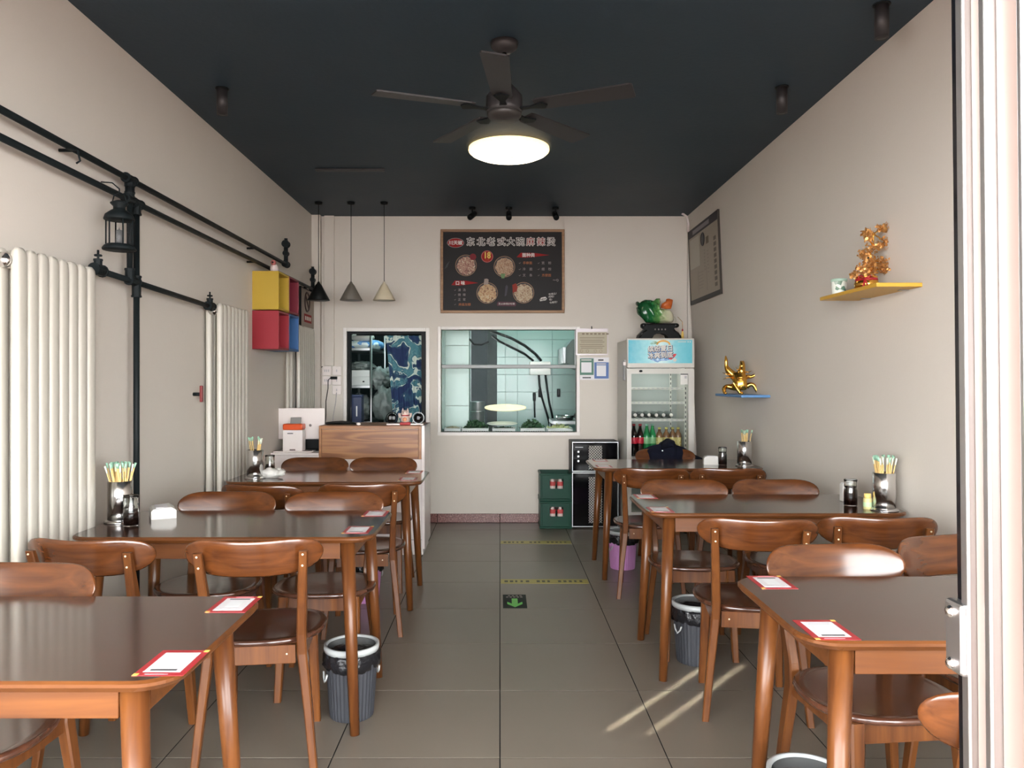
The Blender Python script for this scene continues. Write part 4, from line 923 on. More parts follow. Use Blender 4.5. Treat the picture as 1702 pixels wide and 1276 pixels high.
# golden dragon
dg_ = thing('golden_dragon', 'golden dragon figure rearing on the blue wall shelf', 'ornament', (1.745, 5.60, 1.250), R(-14))
u2 = .000345
def dp(cx, cy, y=0): return ((cx - 600) * u2, y, max(.006, (990 - cy) * u2))
V_ = [dp(630, 860), dp(610, 740), dp(590, 640), dp(625, 540), dp(645, 440), dp(640, 380, -.01), dp(650, 400, -.04), dp(610, 285, .01), dp(668, 285, .01),
      dp(490, 620, .01), dp(420, 550, .01), dp(345, 470, .01), dp(318, 400, .01), dp(318, 270, .01), dp(308, 175, .01),
      dp(720, 620, 0), dp(820, 625, 0), dp(910, 585, 0), dp(1000, 610, -.005),
      dp(720, 850, -.01), dp(800, 770, -.015), dp(865, 790, -.02), dp(950, 955, -.02), dp(1050, 965, -.03), dp(1050, 890, -.03),
      dp(540, 850, -.02), dp(490, 805, -.04), dp(600, 980, -.045), dp(650, 985, -.06),
      dp(450, 850, .02), dp(330, 825, .02), dp(265, 870, .0), dp(290, 980, -.01), dp(330, 985, -.025)]
E_ = [(0, 1), (1, 2), (2, 3), (3, 4), (4, 5), (5, 6), (5, 7), (5, 8), (2, 9), (9, 10), (10, 11), (11, 12), (12, 13), (13, 14), (2, 15), (15, 16), (16, 17), (17, 18),
      (0, 19), (19, 20), (20, 21), (21, 22), (22, 23), (23, 24), (0, 25), (25, 26), (26, 27), (27, 28), (0, 29), (29, 30), (30, 31), (31, 32), (32, 33)]
Rr = [.033, .036, .031, .021, .019, .018, .011, .004, .004, .024, .022, .018, .011, .010, .003, .012, .010, .008, .003, .018, .013, .012, .010, .008, .004, .018, .013, .009, .007, .018, .013, .012, .009, .007]
me = skin(V_, E_, [q_ * 1.35 for q_ in Rr], 2); me.materials.append(M['gold']); me.name = 'body'; link('body', me, dg_)
for pts in ([(500, 420), (540, 470), (600, 480)], [(830, 500), (760, 530), (700, 520)], [(240, 540), (300, 560), (400, 600)], [(250, 680), (340, 640), (440, 640)]):
    MB().tube([dp(a, b, -.02) for a, b in pts], [.0015, .003, .006], 6).build('whisker', M['gold'], dg_)
for k in range(5): MB().ell(dp(615, 640 + 48 * k, -.036), (.024 - .001 * k, .008, .007), 12, 6).build('belly_scale', M['gold'], dg_)

# ------------------------------------------------------------------ counter and till
co = thing('service_counter', 'white counter with oak front panel in front of the store doorway', 'counter', (0, 0, 0))
cx0, cx1, cy0, cy1 = -1.396, -.585, 5.94, 6.44
MB().rbox(cx0, cx1, cy0 + .012, cy1, .05, .742, .003).build('body', M['gloss'], co)
MB().box(cx0 + .01, cx1 - .01, cy0 + .03, cy1 - .02, 0, .05).build('plinth', M['gloss'], co)
MB().rbox(cx0, cx1 - .02, cy0 + .020, cy1, .742, .985, .002).build('upper_body', M['gloss'], co)
MB().box(cx0 + .022, cx1 - .045, cy0 + .006, cy0 + .020, .742, .972).build('oak_panel', M['oak'], co)
for a, b, c, d in ((cx0, cx0 + .020, .742, 1.0), (cx1 - .043, cx1 - .02, .742, 1.0), (cx0 + .020, cx1 - .043, .975, 1.0)): MB().rbox(a, b, cy0, cy0 + .020, c, d, .002).build('oak_edge', M['oake'], co)
MB().rbox(cx0, cx1, cy0 + .020, cy1, .985, 1.0, .003).build('top', M['oake'], co)
MB().rbox(cx1 - .02, cx1 + .004, cy0 + .0, cy1, .05, 1.0, .003).build('end_panel', M['gloss'], co)
MB().box(cx0, cx1, cy0 + .009, cy0 + .013, .118, .121).build('seam', M['seam'], co)
MB().tube([(cx1 - .03, cy0 - .003, .998), (cx1 + .008, cy0 + .01, 1.002), (cx1 + .012, cy0 + .06, 1.004)], .006, 8).build('edge_cap', M['alu'], co)
cd = thing('till_desk', 'low white desk beside the counter carrying the payment screen', 'desk', (0, 0, 0))
MB().rbox(XL + .005, cx0 - .003, 5.96, 6.38, .04, .772, .003).build('body', M['gloss'], cd); MB().rbox(XL + .005, cx0 - .003, 5.945, 6.385, .772, .79, .003).build('top', M['gloss'], cd); MB().box(XL + .02, cx0 - .02, 6.0, 6.36, 0, .04).build('plinth', M['gloss'], cd)
mo = thing('payment_screen', 'large white payment screen seen from behind on the till desk', 'screen', (-1.595, 6.19, .79))
MB().rbox(-.19, .19, -.012, .014, .088, .338, .006).build('housing', M['gloss'], mo); MB().box(-.175, .175, .014, .016, .10, .325).build('display', M['bgloss'], mo)
MB().rbox(-.10, .19, -.06, .10, 0, .012, .004).build('foot', M['black'], mo); MB().rbox(-.09, .18, -.004, .05, .012, .10, .004).build('stand', M['black'], mo)
for x in (-.11, .075): MB().lathe([(0, -.002), (.010, -.002), (.011, 0), (0, 0)], (x, -.012, .20), 14, axis='y').build('port_cover', mat('port_grey', (.16, .13, .12), .5), mo)
pr = thing('receipt_printer', 'white receipt printer with orange top standing before the payment screen', 'printer', (-1.61, 6.03, .79))
MB().rbox(-.15, .15, -.055, .075, 0, .010, .003).build('base', M['gloss'], pr); MB().rbox(-.077, .077, -.05, .05, .010, .175, .006).build('body', M['gloss'], pr)
MB().rbox(-.0775, .0775, -.052, .052, .175, .222, .010).build('orange_top', mat('printer_orange', (.60, .075, .012), .35), pr)
sl = MB().rbox(-.042, .042, -.003, .003, 0, .055, .002); sl.xf(Matrix.Translation((.005, .02, .217)) @ Matrix.Rotation(R(-20), 4, 'X') @ Matrix.Shear('XZ', 4, (.0, .0))); sl.build('paper_slot', mat('slot_grey', (.23, .22, .21), .4), pr)
MB().box(-.04, .005, -.0515, -.050, .145, .152).build('logo_mark', M['cdark'], pr); MB().box(-.022, .022, -.0515, -.05, .016, .026).build('slot', mat('slot_brown', (.10, .06, .05), .5), pr)
t_ = MB().inflate([(-.13, 0), (-.125, .014), (-.07, .022), (.0, .026), (.07, .018), (.13, .006), (.13, 0)], .20, fold=None).build('black_cloth', M['black'], None, (-1.27, 6.18, 1.0)); tag(t_, 'flat black pouch lying on the counter top', 'pouch')
t_ = MB().ell((0, 0, .012), (.018, .012, .012), 14, 8).build('white_pebble', M['gloss'], None, (-1.10, 6.0, 1.0)); tag(t_, 'tiny white round clip on the counter edge', 'clip')
lc = thing('lucky_cat', 'white lucky cat figurine between two black rings on counter', 'figurine', (-.745, 6.06, 1.0))
cw = mat('cat_white', (.62, .48, .42), .35); 
MB().rbox(-.145, .145, -.022, .022, 0, .012, .003).build('tray', M['gloss'], lc); MB().rbox(-.040, .045, -.028, .028, 0, .022, .006).build('plinth', M['ribbon'], lc)
MB().lathe([(0, .02), (.030, .022), (.036, .035), (.034, .058), (.026, .074), (0, .078)], n=22).build('body', cw, lc)
hd = MB().ell((0, -.002, .092), (.031, .027, .025), 18, 10).build('head', cw, lc)
for s_ in (-1, 1):
    MB().lathe([(0, .03), (.004, .02), (.011, 0), (0, 0)], (s_ * .019, 0, .106), 10).build('ear', cw, hd)
    MB().ell((s_ * .011, -.028, .096), (.003, .002, .004), 8, 5).build('eye', M['black'], hd)
    MB().tube([(s_ * .030, 0, .055), (s_ * .044, -.006, .070), (s_ * .044, -.008, .092)], [.010, .010, .012], 10).build('paw', cw, lc)
MB().lathe([(.026, .070), (.030, .072), (.030, .077), (.026, .079)], n=20).build('collar', M['ribbon'], lc)
MB().lathe([(0, -.003), (.016, -.003), (.017, 0), (0, 0)], (0, -.034, .045), 16, axis='y').build('coin', mat('coin_gold', (.62, .25, .12), .35), lc)
for s_ in (-1, 1):
    rg = MB().tube([(s_ * .103 + .044 * math.cos(a), 0, .055 + .044 * math.sin(a)) for a in [2 * PI * j / 28 for j in range(28)]], .0035, 8, closed=True).build('ring', M['bsteel'] if s_ > 0 else M['black'], lc)
    MB().lathe([(0, -.004), (.034, -.004), (.036, 0), (.034, .004), (0, .004)], (s_ * .103, 0, .055), 24, axis='y').build('dial', M['bgloss'], rg)
    for dx in ((-.014, .014) if s_ < 0 else (0,)): MB().rbox(s_ * .103 + dx - .010, s_ * .103 + dx + .010, -.007, -.004, .042, .068, .002).build('dial_mark', mat('dial_grey', (.13, .13, .14), .4), rg)

# sockets, trunking, cables on the back wall
t_ = MB().rbox(-1.665, -1.572, YB - .035, YB, 1.49, ZC, .003).build('cable_trunking', M['wall']); tag(t_, 'painted upright cable trunking above the sockets', 'trunking')
sk0 = None
for i, (a, b, lab) in enumerate(((543.5, 616, 'upper white socket in the column beside the trunking edge'), (543.5, 632, 'lower white socket in the column beside the trunking edge'), (560, 616, 'top white socket of the column by the doorway'), (560, 632, 'middle white socket with black plug by the doorway'), (560, 648, 'bottom white socket of the column by the doorway'))):
    t = thing('wall_socket', lab, 'socket', (wx(a), YB, wz(b)), 0, 'white wall sockets'); MB().rbox(-.043, .043, -.012, 0, -.043, .043, .004).build('plate', M['gloss'], t)
    for dx in ((-.018, 0, .018) if a < 550 else (0,)): MB().box(dx - .004, dx + .004, -.0128, -.012, -.012, .012).build('slot', M['cgrey'], t)
pl = thing('power_plug', 'black plug with cable hanging from middle socket', 'plug', (wx(556), YB - .03, wz(628)))
MB().rbox(-.03, .03, -.015, .018, -.013, .013, .005).build('body', M['black'], pl); MB().tube([(-.03, 0, 0), (-.055, 0, -.02), (-.055, 0, -.1), (-.075, 0, -.22), (-.075, 0, -.35), (-.09, 0, -.55)], .004, 6).build('cable', M['black'], pl)
t_ = MB().tube([(wx(560), YB - .016, wz(652)), (wx(559), YB - .03, wz(668)), (wx(555), YB - .03, wz(690)), (wx(553), YB - .03, wz(720))], .003, 6).build('thin_cable', M['cgrey']); tag(t_, 'thin grey cable hanging from bottom socket', 'cable')
t_ = MB().tube([(wx(537), YB - .02, wz(609)), (wx(530), YB - .02, wz(613)), (wx(527), YB - .02, wz(630)), (wx(528), YB - .02, wz(660)), (wx(529), YB - .02, wz(720))], .004, 6).build('loose_cable', M['black']); tag(t_, 'black cable curving down beside the corner radiator', 'cable')

# ------------------------------------------------------------------ store room behind the doorway
rk = thing('storage_rack', 'steel storage rack in the store behind doorway', 'rack', (0, 0, 0))
ry0, ry1, rx0, rx1 = 7.92, 8.86, -1.62, -1.325
for x in (rx0, rx1):
    for y in (ry0, ry1): MB().tube([(x, y, 0), (x, y, 1.86)], .013, 10).build('post', M['alu'], rk)
for z in (.35, .93, 1.30, 1.685): MB().rbox(rx0, rx1, ry0, ry1, z - .03, z, .004).build('shelf', M['bsteel'], rk)
bag_b = ramp_noise('package_print', [(.0, (.75, .85, .85)), (.50, (.75, .85, .85)), (.54, (.06, .30, .75)), (.75, (.35, .60, .85)), (1, (.7, .8, .5))], 12, .35, detail=2)
for i, (x, y, z, rx, ry, rz_, lab) in enumerate(((-1.46, 8.1, 1.72, .16, .15, .05, 'blue and white package at the bottom on top shelf'), (-1.44, 8.05, 1.80, .13, .12, .045, 'white package lying over the blue one on top shelf'), (-1.40, 8.5, 1.735, .12, .16, .06, 'pale package at the back of top shelf'))):
    o = MB().ell((0, 0, 0), (rx, ry, rz_), 22, 12, wob=lambda p: .15 * noise.noise(p * 3 + Vector((i, 0, 0)))).build('goods_package', bag_b if i == 0 else (M['paper'] if i == 1 else bag_b), None, (x, y, z)); tag(o, lab, 'package')
o = thing('storage_box', 'white lidded carton on the middle shelf of the rack', 'box', (-1.475, 8.1, 1.30)); MB().rbox(-.135, .135, -.16, .16, 0, .15, .005).build('body', mat('carton_white', (.62, .66, .64), .6), o); MB().rbox(-.138, .138, -.164, .164, .085, .155, .005).build('lid', mat('carton_lid', (.66, .70, .68), .6), o); MB().box(.06, .08, -.166, -.164, .03, .045).build('mark', M['cdark'], o)
for i, (x, y, z, a, b, c, lab) in enumerate(((-1.45, 8.1, 1.50, .13, .13, .05, 'clear plastic bag on top of the white carton'), (-1.27, 8.15, 1.37, .11, .15, .11, 'clear plastic bag bulging out beside the rack post'), (-1.20, 8.05, 1.10, .13, .15, .17, 'large clear plastic bag low beside the rack post'), (-1.47, 8.1, 1.07, .13, .15, .13, 'grey plastic bag on lower shelf of the rack'), (-1.17, 8.25, 1.43, .08, .1, .06, 'small grey plastic bag tied above the bulging one'))):
    o = MB().ell((0, 0, 0), (a, b, c), 44, 26, wob=lambda p: .30 * noise.noise(p * 2.6 + Vector((i * 3, 0, 0))) + .20 * noise.noise(p * 6) + .10 * noise.noise(p * 14)).build('plastic_bag', M['clear'], None, (x, y, z)); tag(o, lab, 'bag')
o = thing('blue_bin', 'narrow dark blue box standing at the doorway edge', 'box', (-1.40, 7.56, 0)); MB().rbox(-.055, .055, -.06, .06, 0, 1.19, .006).build('body', mat('box_navy', (.007, .020, .075), .4), o); MB().rbox(-.058, .058, -.063, .063, 1.19, 1.21, .004).build('lid', mat('box_navy_lid', (.008, .024, .085), .4), o); MB().box(.0, .012, -.062, -.06, 1.0, 1.1).build('latch', M['bsteel'], o)
# wave curtain
def wave_mat():
    m, nt, b = _mat('wave_curtain'); L = nt.links.new; N = nt.nodes.new
    tc = N('ShaderNodeTexCoord'); n1 = N('ShaderNodeTexNoise'); n1.inputs['Scale'].default_value = 5.0; n1.inputs['Detail'].default_value = 2; n1.inputs['Distortion'].default_value = 1.2; L(tc.outputs['Object'], n1.inputs[0])
    mu = N('ShaderNodeMath'); mu.operation = 'MULTIPLY'; mu.inputs[1].default_value = 75; L(n1.outputs[0], mu.inputs[0]); sn = N('ShaderNodeMath'); sn.operation = 'SINE'; L(mu.outputs[0], sn.inputs[0])
    cr = N('ShaderNodeValToRGB'); e = cr.color_ramp.elements; e[0].position = 0.40; e[0].color = (.006, .022, .085, 1); e[1].position = .60; e[1].color = (.06, .20, .24, 1); L(n1.outputs[0], cr.inputs[0])
    c2 = N('ShaderNodeMix'); c2.data_type = 'RGBA'; c2.inputs['B'].default_value = (.22, .38, .38, 1); L(cr.outputs[0], c2.inputs['A'])
    mr = N('ShaderNodeMapRange'); mr.inputs['From Min'].default_value = .6; mr.inputs['From Max'].default_value = .9; mr.inputs['To Max'].default_value = .35; L(sn.outputs[0], mr.inputs[0])
    gt = N('ShaderNodeMath'); gt.operation = 'GREATER_THAN'; gt.inputs[1].default_value = .5; L(n1.outputs[0], gt.inputs[0]); g2 = N('ShaderNodeMath'); g2.operation = 'MULTIPLY'; L(gt.outputs[0], g2.inputs[0]); L(mr.outputs[0], g2.inputs[1]); L(g2.outputs[0], c2.inputs['Factor'])
    n2 = N('ShaderNodeTexNoise'); n2.inputs['Scale'].default_value = 10; n2.inputs['Detail'].default_value = 5; n2.inputs['Distortion'].default_value = .5; L(tc.outputs['Object'], n2.inputs[0])
    # foam follows the crest line of the big noise
    ab = N('ShaderNodeMath'); ab.operation = 'SUBTRACT'; ab.inputs[1].default_value = .5; L(n1.outputs[0], ab.inputs[0]); a2 = N('ShaderNodeMath'); a2.operation = 'ABSOLUTE'; L(ab.outputs[0], a2.inputs[0])
    th = N('ShaderNodeMapRange'); th.inputs['From Min'].default_value = .42; th.inputs['From Max'].default_value = .62; th.inputs['To Min'].default_value = .001; th.inputs['To Max'].default_value = .045; L(n2.outputs[0], th.inputs[0])
    lt_ = N('ShaderNodeMath'); lt_.operation = 'LESS_THAN'; L(a2.outputs[0], lt_.inputs[0]); L(th.outputs[0], lt_.inputs[1])
    c3 = N('ShaderNodeMix'); c3.data_type = 'RGBA'; c3.inputs['B'].default_value = (.55, .62, .55, 1); L(c2.outputs['Result'], c3.inputs['A']); L(lt_.outputs[0], c3.inputs['Factor']); L(c3.outputs['Result'], b.inputs['Base Color']); b.inputs['Roughness'].default_value = .8
    return m
cu = thing('wave_curtain', 'navy curtain with white and teal wave pattern in doorway', 'curtain', (0, 7.52, 0))
q = MB(); nx, nz = 36, 20; vs = []
for i in range(nx + 1):
    for j in range(nz + 1):
        f = j / nz; xl = -1.125 + .10 * (1 - f) ** .7 * 1.0; x = xl + (-.748 - xl) * i / nx; z = .72 + (1.80 - .72) * f
        vs.append((x, .012 * math.sin(i * 1.1 + .8 * math.sin(j * .3)) * (1.2 - f * .7), z))
fs = [(i * (nz + 1) + j, (i + 1) * (nz + 1) + j, (i + 1) * (nz + 1) + j + 1, i * (nz + 1) + j + 1) for i in range(nx) for j in range(nz)]
o = q.add(vs, fs, 0, True).build('cloth', wave_mat(), cu); o.modifiers.new('th', 'SOLIDIFY').thickness = .002
MB().tube([(-1.40, 0, 1.795), (-.735, 0, 1.795)], .008, 8).build('curtain_rod', M['black'], cu)

# ------------------------------------------------------------------ kitchen behind the window
kc = thing('kitchen_counter', 'steel worktop behind the kitchen window carrying the vegetable baskets', 'counter', (0, 0, 0))
MB().rbox(-.555, .95, 7.46, 8.02, .745, .775, .004).build('worktop', M['bsteel'], kc)
for x in (-.54, .93):
    for y in (7.50, 7.99): MB().tube([(x, y, 0), (x, y, .745)], .018, 10).build('leg', M['bsteel'], kc)
MB().rbox(-.54, .93, 7.5, 7.99, .2, .22, .003).build('under_shelf', M['bsteel'], kc)
bk_w = mat('basket_white', (.66, .70, .68), .45)
leafd = ramp_noise('leaf_dark', [(.3, (.006, .03, .010)), (.55, (.025, .09, .03)), (.75, (.07, .19, .07))], 30, .4)
leafp = ramp_noise('leaf_pale', [(.3, (.30, .38, .14)), (.6, (.55, .58, .32)), (.8, (.72, .72, .52))], 30, .5)
spr = ramp_noise('sprouts', [(.3, (.30, .28, .16)), (.6, (.55, .52, .36)), (.8, (.65, .62, .5))], 60, .5)
def basket(xa, xb, lab):
    t = thing('vegetable_basket', lab, 'basket', ((xa + xb) / 2, 7.70, .775), 0, 'white baskets behind the window'); a = (xb - xa) / 2; h = .10; d = .12
    n = max(6, int(a * 2 / .022)); us_ = [-a + 2 * a * i / (2 * n + 1) for i in range(2 * n + 2)]; ws_ = [0, .014, .028, .040, .052, .064, .078, h]
    holes = {(i, j) for i in range(1, 2 * n, 2) for j in (1, 3, 5)}
    for y0_ in (-d, d - .004): MB().grid_wall(us_, ws_, holes, y0_, y0_ + .004).build('lattice_side', bk_w, t)
    for x in (-a, a - .004): MB().box(x, x + .004, -d + .004, d - .004, 0, h).build('end_panel', bk_w, t)
    MB().box(-a + .004, a - .004, -d + .004, d - .004, 0, .004).build('bottom', bk_w, t)
    MB().tube([(-a, -d, h), (a, -d, h), (a, d, h), (-a, d, h)], .006, 8, closed=True).build('rim', bk_w, t)
bks = [(-.548, -.39, 'white lattice basket of sprouts at the partition end'), (-.372, -.113, 'white lattice basket of dark leafy greens next to sprouts'), (-.075, .149, 'white lattice basket under the white plate'), (.203, .442, 'white lattice basket heaped with dark leaves'), (.472, .715, 'white basket of pale cabbage at the hood end')]
for b_ in bks: basket(*b_)
def heap(xa, xb, h, n, m, sz, seed, lab, name='leaf_heap'):
    rng = random.Random(seed); q = MB(); cx = (xa + xb) / 2; a = (xb - xa) / 2 - .012
    q.ell((cx, 7.70, .80), (a * .97, .102, .06 + h * .45), 20, 10, wob=lambda p: .12 * noise.noise(p * 4))
    for i in range(n):
        f = rng.uniform(-1, 1); g = rng.uniform(-.9, .9); z = .86 + h * max(0, (1 - f * f)) * (1 - .5 * g * g) * rng.uniform(.3, 1)
        p = Vector((cx + f * a, 7.70 + g * .10, z)); d = Vector((rng.gauss(0, 1), rng.gauss(0, .8), rng.uniform(.0, 1.2))).normalized(); e = d.orthogonal().normalized(); s0 = sz * rng.uniform(.6, 1.2)
        q.add([p - d * s0, p + e * s0 * .45 + Vector((0, 0, .004)), p + d * s0, p - e * s0 * .45 + Vector((0, 0, .004)), p + Vector((0, 0, -.003))], [(0, 1, 2, 4), (0, 4, 2, 3)], 0, True)
    stuff(q.build(name, m), lab)
heap(*bks[0][:2], .03, 160, spr, .016, 1, 'pale bean sprouts heaped in the first basket', 'sprouts')
heap(*bks[1][:2], .085, 170, leafd, .040, 2, 'dark leafy greens spilling from basket beside the sprouts', 'leafy_greens')
heap(*bks[2][:2], .020, 80, leafd, .025, 3, 'dark leafy greens in the basket under the plate', 'leafy_greens')
heap(*bks[3][:2], .095, 170, leafd, .038, 4, 'dark leaves piled high in fourth basket', 'leafy_greens')
heap(*bks[4][:2], .040, 110, leafp, .036, 5, 'pale cut cabbage in basket near the hood', 'cabbage_leaves')
t_ = thing('round_plate', 'round white plate resting on the middle basket', 'plate', (.022, 7.70, .905)); pm = MB().lathe([(0, 0), (.09, 0), (.14, .010), (.155, .016), (.153, .018), (.09, .006), (0, .005)], n=40); pm.xf(Matrix.Rotation(R(4), 4, 'X')); pm.build('dish', mat('plate_white', (.9, .93, .92), .15), t_)
t_ = thing('lamp_reflection_disc', 'round yellow glowing disc added for the ceiling lamp reflection in kitchen window', 'lamp', (.058, 8.3, 1.058))  # glowing disc added in place of the ceiling lamp's reflection in the glass
w_ = MB().lathe([(0, -.012), (.20, -.012), (.222, -.006), (.225, 0), (.222, .006), (.20, .010), (0, .012)], n=48); w_.xf(Matrix.Rotation(R(6), 4, 'X')); w_.build('disc', mat('reflection_glow', (.9, .85, .6), .4, emit=(1, .88, .42), estr=.22), t_)
MB().tube([(0, 0, .01), (0, 0, 1.84)], .0015, 5).build('wire', M['bsteel'], t_)  # added wire, only carries the reflection disc
t_ = thing('steel_bucket', 'steel pot standing in front of the dark kitchen doorway', 'pot', (-.255, 8.75, .70)); MB().lathe([(0, 0), (.075, 0), (.080, .01), (.082, .40), (.085, .41), (.078, .41), (.075, .02), (0, .02)], n=30).build('body', M['bsteel'], t_); MB().box(-.12, .12, -.12, .12, -.70, 0).build('stand', M['kd'], t_)
for i, zz in enumerate((.15, .30)): MB().lathe([(.0815, zz - .004), (.0845, zz), (.0815, zz + .004)], n=30).build('hoop', M['steel'], t_)
eb = thing('switch_box', 'white switch box on tiled kitchen wall below the black cables', 'switch box', (0, 9.488, 0)); s9 = 9.45 / 1281
MB().rbox((880 - 831) * s9, (915 - 831) * s9, -.09, 0, 1.35 + (632 - 623) * s9, 1.35 + (632 - 601) * s9, .008).build('body', M['white'], eb); MB().box((882 - 831) * s9, (913 - 831) * s9, -.094, -.09, 1.35 + 15 * s9, 1.35 + 28 * s9).build('lid', M['gloss'], eb)
def kp(cx, cy, y=9.42): return ((700 + cx / 5.006 - 831) * y / 1281, y, 1.35 + (632 - 520 - cy / 5.006) * y / 1281)
for pts, r0, lab in (([(575, 150), (640, 170), (750, 210), (860, 270), (950, 340), (1000, 400)], .017, 'thick black cable looping down to the switch box, upper one'), ([(590, 190), (650, 235), (760, 290), (860, 340), (935, 400)], .014, 'black cable drooping to the switch box, lower one'),
                     ([(980, 515), (985, 600), (1005, 700), (1040, 820), (1075, 940)], .013, 'black cable running down from switch box, window centre side'), ([(1035, 515), (1048, 620), (1065, 740), (1090, 850), (1105, 940)], .013, 'black cable running down from switch box, hood side'), ([(400, 215), (440, 260), (500, 265), (560, 240)], .012, 'black cable sagging across the dark kitchen doorway')):
    o = MB().tube([kp(a, b, 9.42 if r0 != .012 else 9.49 + .045 * i) for i, (a, b) in enumerate(pts)], r0, 8).build('kitchen_cable', M['black']); tag(o, lab, 'cable')
for pts, lab in (([(942, 680), (944, 760), (946, 870)], 'dark ladle hanging on kitchen tiles'),):
    t = thing('hanging_ladle', lab, 'ladle', (0, 0, 0)); MB().tube([kp(a, b) for a, b in pts], .010, 8).build('handle', M['black'], t); c = kp(943, 690); MB().rbox(c[0] - .018, c[0] + .018, c[1] - .012, c[1] + .06, c[2] - .06, c[2] + .04, .006).build('grip', M['black'], t)
for (a, b), lab in (((990, 668), 'black hook pad on kitchen tiles between cables'), ((1147, 665), 'black hook pad on kitchen tiles under the hood')):
    c = kp(a, b); o = thing('hook_pad', lab, 'hook', (c[0], 9.488, c[2])); MB().rbox(-.02, .02, -.02, 0, -.05, .05, .005).build('pad', M['black'], o); MB().tube([(0, -.02, -.03), (0, -.045, -.035), (0, -.045, -.02)], .004, 6).build('hook', M['black'], o)
hd_ = thing('range_hood', 'grey extractor hood at the kitchen window edge', 'hood', (0, 0, 0))
MB().prism([(.72, 1.55), (1.44, 1.25), (1.44, 2.0), (.80, 1.80), (.72, 1.70)], 8.55, 9.3, 'y').build('canopy', mat('hood_grey', (.13, .17, .165), .45), hd_); MB().rbox(.70, .73, 8.54, 9.31, 1.54, 1.72, .004).build('lip', M['bsteel'], hd_)
st = thing('cooking_stand', 'steel trays and pans on a stand under the hood', 'stand', (0, 0, 0))
MB().rbox(.58, 1.2, 8.55, 9.15, .86, .90, .004).build('top', M['bsteel'], st)
for x in (.6, 1.17):
    for y in (8.58, 9.12): MB().tube([(x, y, 0), (x, y, .86)], .015, 8).build('leg', M['bsteel'], st)
o = MB().lathe([(0, 0), (.09, 0), (.11, .05), (.113, .052), (.09, .006), (0, .006)], n=24).build('steel_pan', M['steel'], None, (.74, 8.8, .90)); tag(o, 'steel pan on the stand under the hood', 'pan')
o = MB().lathe([(0, 0), (.06, 0), (.10, .05), (.07, .09), (0, .10)], n=20).build('dark_wok', M['black'], None, (.93, 8.75, .90)); tag(o, 'dark upturned wok on the stand under the hood', 'wok')

# ------------------------------------------------------------------ fridge
FX0, FX1, FY0, FY1, FZ = 1.107, 1.695, 6.72, 7.27, 1.717
fd = thing('drinks_fridge', 'tall white drinks fridge with a blue picture header', 'fridge', (0, 0, 0))
MB().rbox(FX0, FX0 + .035, FY0 + .05, FY1, .06, FZ - .01, .004).build('side_wall', M['fr'], fd); MB().rbox(FX1 - .035, FX1, FY0 + .05, FY1, .06, FZ - .01, .004).build('side_wall', M['fr'], fd)
MB().box(FX0 + .035, FX1 - .035, FY1 - .03, FY1, .06, FZ - .01).build('back_wall', M['fin'], fd); MB().box(FX0 + .035, FX1 - .035, FY0 + .05, FY1 - .03, .06, .20).build('base_box', M['fr'], fd)
MB().box(FX0 + .035, FX1 - .035, FY0 + .05, FY1 - .03, 1.57, FZ - .01).build('top_box', M['fin'], fd)
for x in (FX0 + .05, FX1 - .05):
    for y in (FY0 + .1, FY1 - .06): MB().lathe([(0, 0), (.02, 0), (.02, .06), (0, .06)], (x, y, 0), 12).build('foot', M['black'], fd)
f7 = FY0 / 1281
def fx(p): return (p - 831) * f7
def fz(p): return 1.35 + (632 - p) * f7
hz0 = fz(611.5)
hp = MB().rbox(FX0, FX1, FY0 - .012, FY0 + .05, hz0, FZ, .010).build('header', M['fr'], fd)
hm = gradx('header_print', [(0, (.03, .36, .48)), (.3, (.30, .64, .68)), (.5, (.62, .78, .76)), (.75, (.20, .56, .64)), (1, (.10, .46, .56))], 0, fx(1045), fx(1150), .3, .15)
hq = MB().box(fx(1044), fx(1150), FY0 - .0135, FY0 - .012, fz(603.5), fz(565)).build('header_picture', hm, hp)
def FP(px, py, lay): return facing((fx(px), FY0 - .0137 - .0007 * lay, fz(py)), '-y')
def fplate(poly, px, py, lay, name, m): 
    mx = FP(px, py, lay); return MB().add([mx @ Vector((a * f7, b * f7, 0)) for a, b in poly], [tuple(range(len(poly)))]).build(name, m, hp)
rngp = random.Random(3)
fplate([(21 * math.cos(t * PI / 12) * (1 + .13 * rngp.uniform(-1, 1)), 11 * math.sin(t * PI / 12) * (1 + .16 * rngp.uniform(-1, 1))) for t in range(24)], 1098, 590, 0, 'splash', ramp_noise('splash_print', [(.3, (.05, .14, .38)), (.5, (.18, .36, .62)), (.7, (.60, .72, .80))], 60, .4))
fplate([(12 * math.cos(t * PI / 10), 8 * math.sin(t * PI / 10)) for t in range(11)] + [(9 * math.cos(t * PI / 10), 5 * math.sin(t * PI / 10)) for t in range(10, -1, -1)], 1102, 573, 1, 'arch', mat('arch_orange', (.70, .36, .08), .4))
for i in range(7):
    a = R(15 + 25 * i); fplate([(0, 0), (5 * math.cos(a) - 1 * math.sin(a), 4.5 * math.sin(a) + 1.2 * math.cos(a)), (8 * math.cos(a), 6 * math.sin(a))], 1087, 572, 1, 'palm_leaf', mat('palm_print', (.12, .22, .05), .4))
fplate([(-7, -3), (-2, -5), (4, 0), (7, 5), (2, 5), (-3, 1)], 1117, 593, 1, 'parrot', mat('parrot_red', (.62, .05, .05), .4)); fplate([(3 * math.cos(t), 3 * math.sin(t)) for t in [k * PI / 5 for k in range(10)]], 1121, 598, 1, 'petal_print', M['lw'])
sh_, wt = MB(), MB(); sh = Matrix.Shear('XY', 4, (0, 0)); r6 = Matrix.Rotation(R(3), 4, 'Z')
